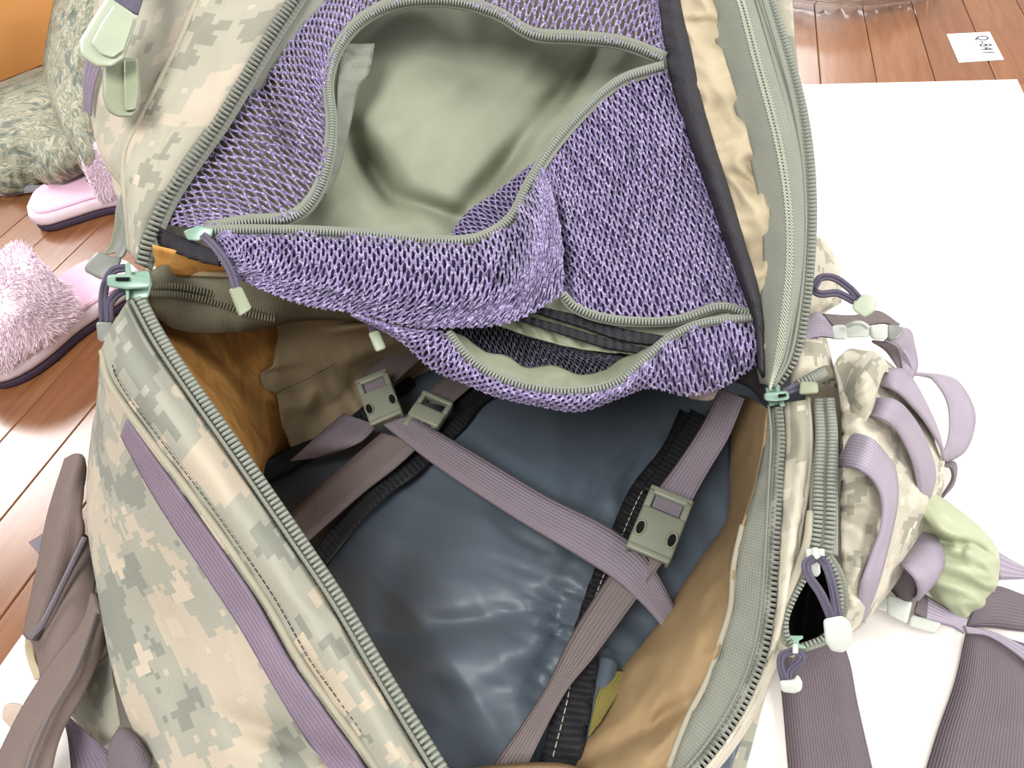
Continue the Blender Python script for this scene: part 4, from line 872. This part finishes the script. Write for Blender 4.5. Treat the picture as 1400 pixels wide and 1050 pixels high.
back = lambda G, d: G+((G-CAM)/np.linalg.norm(G-CAM, axis=2, keepdims=True))*d
gridmesh('net_backing', back(GA[:, ::3], .012)[::3], m_backing, bp, .001)
# lower net panel
botB = [(288, 330, -.006), (310, 368, -.012), (350, 392, -.014), (420, 418, -.016), (490, 428, -.018), (560, 446, -.022), (620, 448, -.024), (700, 440, -.028), (770, 402, -.026)]
m1 = [(292, 322, -.010), (360, 335, -.016), (440, 350, -.022), (530, 365, -.028), (620, 372, -.034), (690, 352, -.034), (738, 305, -.030), (756, 268, -.024)]
m2 = [(296, 334, -.010), (350, 365, -.016), (430, 385, -.022), (520, 400, -.028), (620, 412, -.034), (700, 398, -.036), (748, 350, -.032), (768, 330, -.026)]
def fB(x, y):
    d = -.010*bump_at(x, y, 735, 330, 16, 80, 5)+.008*bump_at(x, y, 690, 370, 10, 60, 30)
    return d-.005*crease(x, y, 70, 90, 30, 2)-.004*crease(x, y, 10, 90, 26, 12)+.004
GB = loft([lo[:8]+[(740, 226, -.015)], m1, m2, botB], 200, 50, L, fB)
net('net_panel', GB, 46, 12, m_net, bp, r=.00068, seed=2, label='purple net below the upper pocket zipper')
gridmesh('net_backing', back(GB[:, ::3], .007)[::3], m_purpleback, bp, .001)
def fR(x, y):
    d = .012*bump_at(x, y, 768, 340, 9, 80, -8)
    for i, c in enumerate((845, 870, 895, 918)): d += .005*bump_at(x, y, c, 260+8*i, 6, 60, 18)
    return d-.004*crease(x, y, 70, 70, 24, 2)-.008*bump_at(x, y, 900, 210, 30, 70, 25)+.004
GR = loft([[(732, 236, -.015), (752, 205, -.014), (790, 160, -.012), (845, 112, -.008), (909, 92, -.004)],
           [(742, 280, -.018), (780, 245, -.014), (830, 205, -.012), (880, 180, -.008), (936, 170, -.003)],
           [(752, 335, -.018), (800, 310, -.014), (850, 290, -.012), (910, 275, -.008), (972, 262, -.003)],
           [(762, 378, -.018), (810, 372, -.014), (870, 360, -.012), (940, 346, -.008), (1000, 340, -.003)],
           [(772, 404, -.018), (805, 428, -.015), (870, 438, -.012), (940, 434, -.008), (985, 416, -.004), (1028, 424, 0)]], 110, 90, L, fR)
net('net_panel', GR, 24, 30, m_net, bp, r=.00068, seed=7, label='purple net beside the black binding')
gridmesh('net_backing', back(GR[::3, ::3], .007), m_purpleback, bp, .001)
# hem of the lower pocket
topC = [(490, 430, -.014), (560, 450, -.018), (612, 456, -.020), (640, 492, -.022), (680, 518, -.024), (730, 533, -.025), (790, 537, -.025), (840, 526, -.024), (880, 494, -.020), (915, 464, -.016), (960, 444, -.012), (1034, 436, -.004)]
botC = [(480, 430, -.010), (545, 464, -.012), (590, 504, -.014), (630, 522, -.016), (680, 542, -.018), (730, 553, -.020), (790, 562, -.020), (845, 544, -.018), (888, 530, -.012), (940, 541, -.008), (990, 528, -.006), (1042, 492, -.002)]
midC = [((a[0]+b[0])/2, (a[1]+b[1])/2, (a[2]+b[2])/2-.008) for a, b in zip(topC, botC)]
GC = loft([topC, midC, botC], 170, 24, L, lambda x, y: (.003*math.sin((x*.8-y*.4)*.16) if x > 880 else 0)-.002*crease(x, y, 80, 40, 16, 3))
net('net_panel', GC, 52, 6, m_net, bp, r=.00068, seed=3, label='purple net hem hanging over the opening')
gridmesh('net_backing', back(GC[:, ::3], .008)[::3], m_purpleback, bp, .001)
# net seen inside the upper pocket
GD = loft([[(612, 326, .012), (640, 290, .014), (680, 262, .014), (730, 222, .012)], [(640, 335, .004), (668, 318, .004), (698, 296, .004), (735, 235, .004)]], 50, 16, L)
net('net_panel', GD, 16, 6, m_net, bp, r=.0005, seed=4); gridmesh('net_backing', back(GD, .004), m_purpleback, bp, .001)

# pocket zippers
def arc_zip(name, path, mat_t, mat_k, w0, w1, lbl=None):
    q = cr(conv(path, L), 90); T = np.gradient(q, axis=0); T /= np.linalg.norm(T, axis=1, keepdims=True)
    v = CAM-q; v /= np.linalg.norm(v, axis=1, keepdims=True); Bv = np.cross(T, v)
    t = np.linspace(w0, w1, 4)[:, None, None]
    q = q+v*.001; o = gridmesh(name, q[None]+Bv[None]*t, mat_t, bp, .0012, label=lbl)
    teeth('zipper_coil', q+v*.0022, mat_k, o, .0019, .0036, .0012, .0024)
    tube('zipper_cord', q+Bv*(w0+w1)*.42, .0008, mat_k, o, n=90, sides=6)
    return o
arc_zip('pocket_zipper', up, m_tape, m_teeth, -.005, .004, 'upper half of the open pocket zipper')
arc_zip('pocket_zipper', lo, m_tape, m_teeth, -.004, .005, 'lower half of the open pocket zipper')
plate('zipper_stop', [(250, 316, -.012), (272, 308, -.014), (292, 312, -.014), (290, 324, -.012), (270, 330, -.012), (256, 328, -.012)], m_mint, bp, .006, L, .0012, label='green slider at the pocket corner')

# second pocket: crescent opening
cresU = [(768, 402, -.020), (785, 420, -.016), (820, 434, -.013), (870, 440, -.011), (925, 438, -.008), (985, 420, -.005), (1026, 430, -.002)]
cresL = [(612, 454, -.020), (640, 490, -.022), (680, 516, -.024), (730, 531, -.025), (790, 535, -.025), (840, 524, -.024), (880, 492, -.020), (915, 462, -.016), (960, 442, -.012), (1034, 434, -.004)]
arc_zip('pocket_zipper', cresU, m_tape, m_teeth, -.003, .003)
arc_zip('pocket_zipper', cresL, m_tape, m_teeth, -.003, .003)
patch('crescent_tape', [sh(cresL[:8], 0, -2, .002), [(636, 462, .004), (664, 482, .004), (692, 487, .006), (718, 503, .002), (756, 500, .006), (792, 513, .002), (828, 506, .004), (846, 493, .004), (880, 480, .004)]], m_olive_lite, bp, f=L, nu=60, nv=10, disp=lambda x, y: -.003*crease(x, y, 90, 30, 14, 3), label='pale olive fabric lip')
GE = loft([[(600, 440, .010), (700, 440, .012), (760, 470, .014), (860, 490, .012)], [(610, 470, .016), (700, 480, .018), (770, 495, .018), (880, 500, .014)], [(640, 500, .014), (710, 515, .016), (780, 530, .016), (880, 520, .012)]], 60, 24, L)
net('inner_net', GE, 34, 12, m_netdk, bp, r=.0004, seed=5, label='net inside the lower pocket, darkened for shade'); gridmesh('net_backing', back(GE, .004), m_slot, bp, .001)
patch('crescent_fabric', [[(680, 425, -.006), (740, 440, .004), (800, 455, .006), (900, 472, .002)], [(668, 440, -.004), (730, 462, .004), (800, 478, .006), (890, 486, .002)]], m_olive_lite, bp, f=L, nu=50, nv=12, disp=lambda x, y: -.005*crease(x, y, 60, 30, 16, 3))
patch('crescent_fabric', [[(770, 395, -.004), (830, 420, .004), (900, 430, .004), (1010, 420, .0)], [(735, 410, -.006), (800, 440, .004), (880, 460, .004), (1000, 440, .0)], [(700, 430, .0), (780, 452, .006), (860, 472, .006), (940, 462, .002)]], m_olive_lite, bp, f=L, nu=50, nv=14, disp=lambda x, y: -.003*crease(x, y, 40, 40, 18, 5))
strap('crescent_binding', [(738, 420, -.010), (790, 432, -.006), (850, 450, -.006), (920, 462, -.006)], [(732, 428, -.010), (790, 446, -.006), (850, 466, -.006), (910, 474, -.006)], m_black, bp, f=L, thick=.003, disp=lambda x, y: -.0015*math.sin(x*.5))
strap('crescent_binding', [(718, 432, -.010), (770, 446, -.006), (830, 464, -.005), (890, 478, -.005)], [(708, 438, -.010), (765, 456, -.006), (830, 476, -.005), (880, 484, -.005)], m_black, bp, f=L, thick=.003, disp=lambda x, y: -.0015*math.sin(x*.5))

# black binding right, cream lining, herringbone tape
bindL = [(896, -40, -.004), (904, 20, -.004), (912, 80, -.004), (926, 140, -.004), (950, 210, -.004), (972, 270, -.004), (992, 330, -.004), (1014, 390, -.004), (1030, 436, -.004), (1036, 500, .0)]
bindR = [(922, -40, -.006), (932, 20, -.006), (944, 70, -.006), (956, 130, -.006), (976, 200, -.006), (996, 262, -.006), (1016, 330, -.006), (1034, 390, -.006), (1042, 440, -.006), (1046, 520, .0)]
patch('black_binding', [bindL, [((a[0]+b[0])/2, (a[1]+b[1])/2, -.012) for a, b in zip(bindL, bindR)], bindR], m_black, bp, f=L, nu=90, nv=10, thick=.002, disp=lambda x, y: -.003*crease(x, y, 20, 40, 22, 4), label='black cloth binding along the net')
crm = [(950, -40, -.004), (978, 10, -.004), (984, 55, -.004), (1000, 110, -.004), (1016, 160, -.004), (1030, 215, -.004), (1046, 245, -.004), (1052, 300, -.004), (1050, 350, -.004), (1044, 420, -.002)]
patch('cream_lining', [sh(bindR, -3, 0, .004), [((a[0]+b[0])/2, (a[1]+b[1])/2, -.005) for a, b in zip(bindR, crm)], crm], m_cream, bp, f=L, nu=100, nv=24,
      disp=lambda x, y: .010*bump_at((y % 95), 0, 55, 0, 22, 10)*min(1, max(0, (x-920)/60.))-.006*crease(x, y, 20, 50, 30, 8), label='cream tan lining strip with gathered edge')
tzR = [(1040, -50, -.004), (1058, 10, -.006), (1080, 80, -.008), (1098, 150, -.010), (1108, 220, -.012), (1111, 290, -.012), (1108, 360, -.012), (1100, 430, -.010), (1086, 490, -.006), (1060, 530, -.002)]
tzL = [(955, -50, -.002), (975, 10, -.002), (990, 80, -.003), (1008, 140, -.004), (1030, 210, -.006), (1046, 290, -.008), (1050, 360, -.008), (1044, 430, -.006), (1040, 490, -.004), (1046, 524, .0)]
lr = patch('lid_zipper_tape', [sh(tzL, -6, 0, .004), [(a[0]*.5+b[0]*.5, a[1]*.5+b[1]*.5, -.014) for a, b in zip(tzL, tzR)], tzR], m_tape, bp, f=L, nu=90, nv=16, thick=.0018, label='wide grey green zipper tape at the right of the lid')
teeth('zipper_teeth', conv(sh(tzR, 0, 0, -.002), L), m_teeth, lr, .0026, .005, .0017, .004)
for k_, q_ in ((.86, .0009), (.74, .0007)):
    tube('zipper_cord', conv([(a[0]*(1-k_)+b[0]*k_, a[1]*(1-k_)+b[1]*k_, -.014) for a, b in zip(tzL, tzR)], L), q_, m_tape, lr, n=80, sides=6)
# herringbone sewing
for kk in (.42, .50):
    a_ = cr(conv([(a[0]*(1-kk)+b[0]*kk, a[1]*(1-kk)+b[1]*kk, -.0165) for a, b in zip(tzL, tzR)], L), 130)
    b_ = cr(conv([(a[0]*(1-kk-.08)+b[0]*(kk+.08), a[1]*(1-kk-.08)+b[1]*(kk+.08)+7, -.0165) for a, b in zip(tzL, tzR)], L), 130)
    V, F = tube_arrays(np.stack([a_, (a_+b_)/2, b_], 1), .0005, 4); raw('herringbone_stitch', V, F, m_stitch, lr, kind='stuff')
strap('black_binding', [(214, 308, -.002), (240, 322, -.004), (270, 332, -.006), (298, 346, -.006)], [(218, 332, .0), (240, 345, -.002), (268, 356, -.004), (302, 364, -.004)], m_black, bp, f=L, thick=.003, disp=lambda x, y: -.002*crease(x, y, 10, 30, 14, 2), label='black cloth binding at the lower left of the net')
# shade in the corner below the right binding, drawn as a black patch
patch('corner_shade', [[(1030, 480, .0), (1042, 500, .004), (1046, 530, .006)], [(1000, 520, .02), (1025, 530, .02), (1045, 550, .012)]], m_black, bp, f=L, nu=12, nv=8)
patch('net_tail', [[(930, 536, -.002), (960, 535, .0), (985, 528, .002)], [(945, 545, .004), (965, 548, .004), (975, 546, .004)]], m_strapcloth, bp, f=L, nu=14, nv=6)

# ---- strap keepers at the top left of the lid
k1 = empty('strap_keeper', L(148, 45, -.05), parent=bp, label='large pale green plastic strap end')
plate('keeper_body', [(147, -6, -.05), (168, 8, -.05), (189, 22, -.05), (180, 52, -.05), (170, 80, -.05), (152, 93, -.05), (130, 91, -.05), (109, 77, -.05), (108, 56, -.05), (126, 26, -.05)], m_green, k1, .012, L, .0032)
plate('keeper_face', [(156, 6, -.053), (184, 24, -.053), (170, 68, -.053), (154, 80, -.053), (136, 74, -.053), (124, 60, -.053), (138, 32, -.053)], m_green, k1, .005, L, .0018)
strap('keeper_strap', [(150, -60, -.046), (154, -20, -.046), (158, 6, -.046)], [(205, -60, -.046), (198, -15, -.046), (188, 20, -.046)], m_cord, k1, f=L)
k2 = empty('strap_keeper', L(166, 120, -.03), parent=bp, label='smaller sage green plastic strap end')
plate('keeper_body', [(140, 84, -.03), (168, 78, -.03), (190, 79, -.03), (193, 128, -.03), (190, 152, -.03), (180, 160, -.03), (160, 161, -.03), (146, 152, -.03), (140, 132, -.03)], m_sage, k2, .010, L, .0028)
plate('keeper_ridge', [(169, 82, -.033), (188, 82, -.033), (190, 126, -.033), (186, 150, -.033), (170, 152, -.033)], m_sage, k2, .005, L, .0014)
strap('keeper_strap', [(118, 80, .0), (114, 110, .004), (116, 150, .008)], [(138, 88, .0), (128, 120, .004), (124, 158, .008)], m_purpleweb, bp, f=L)
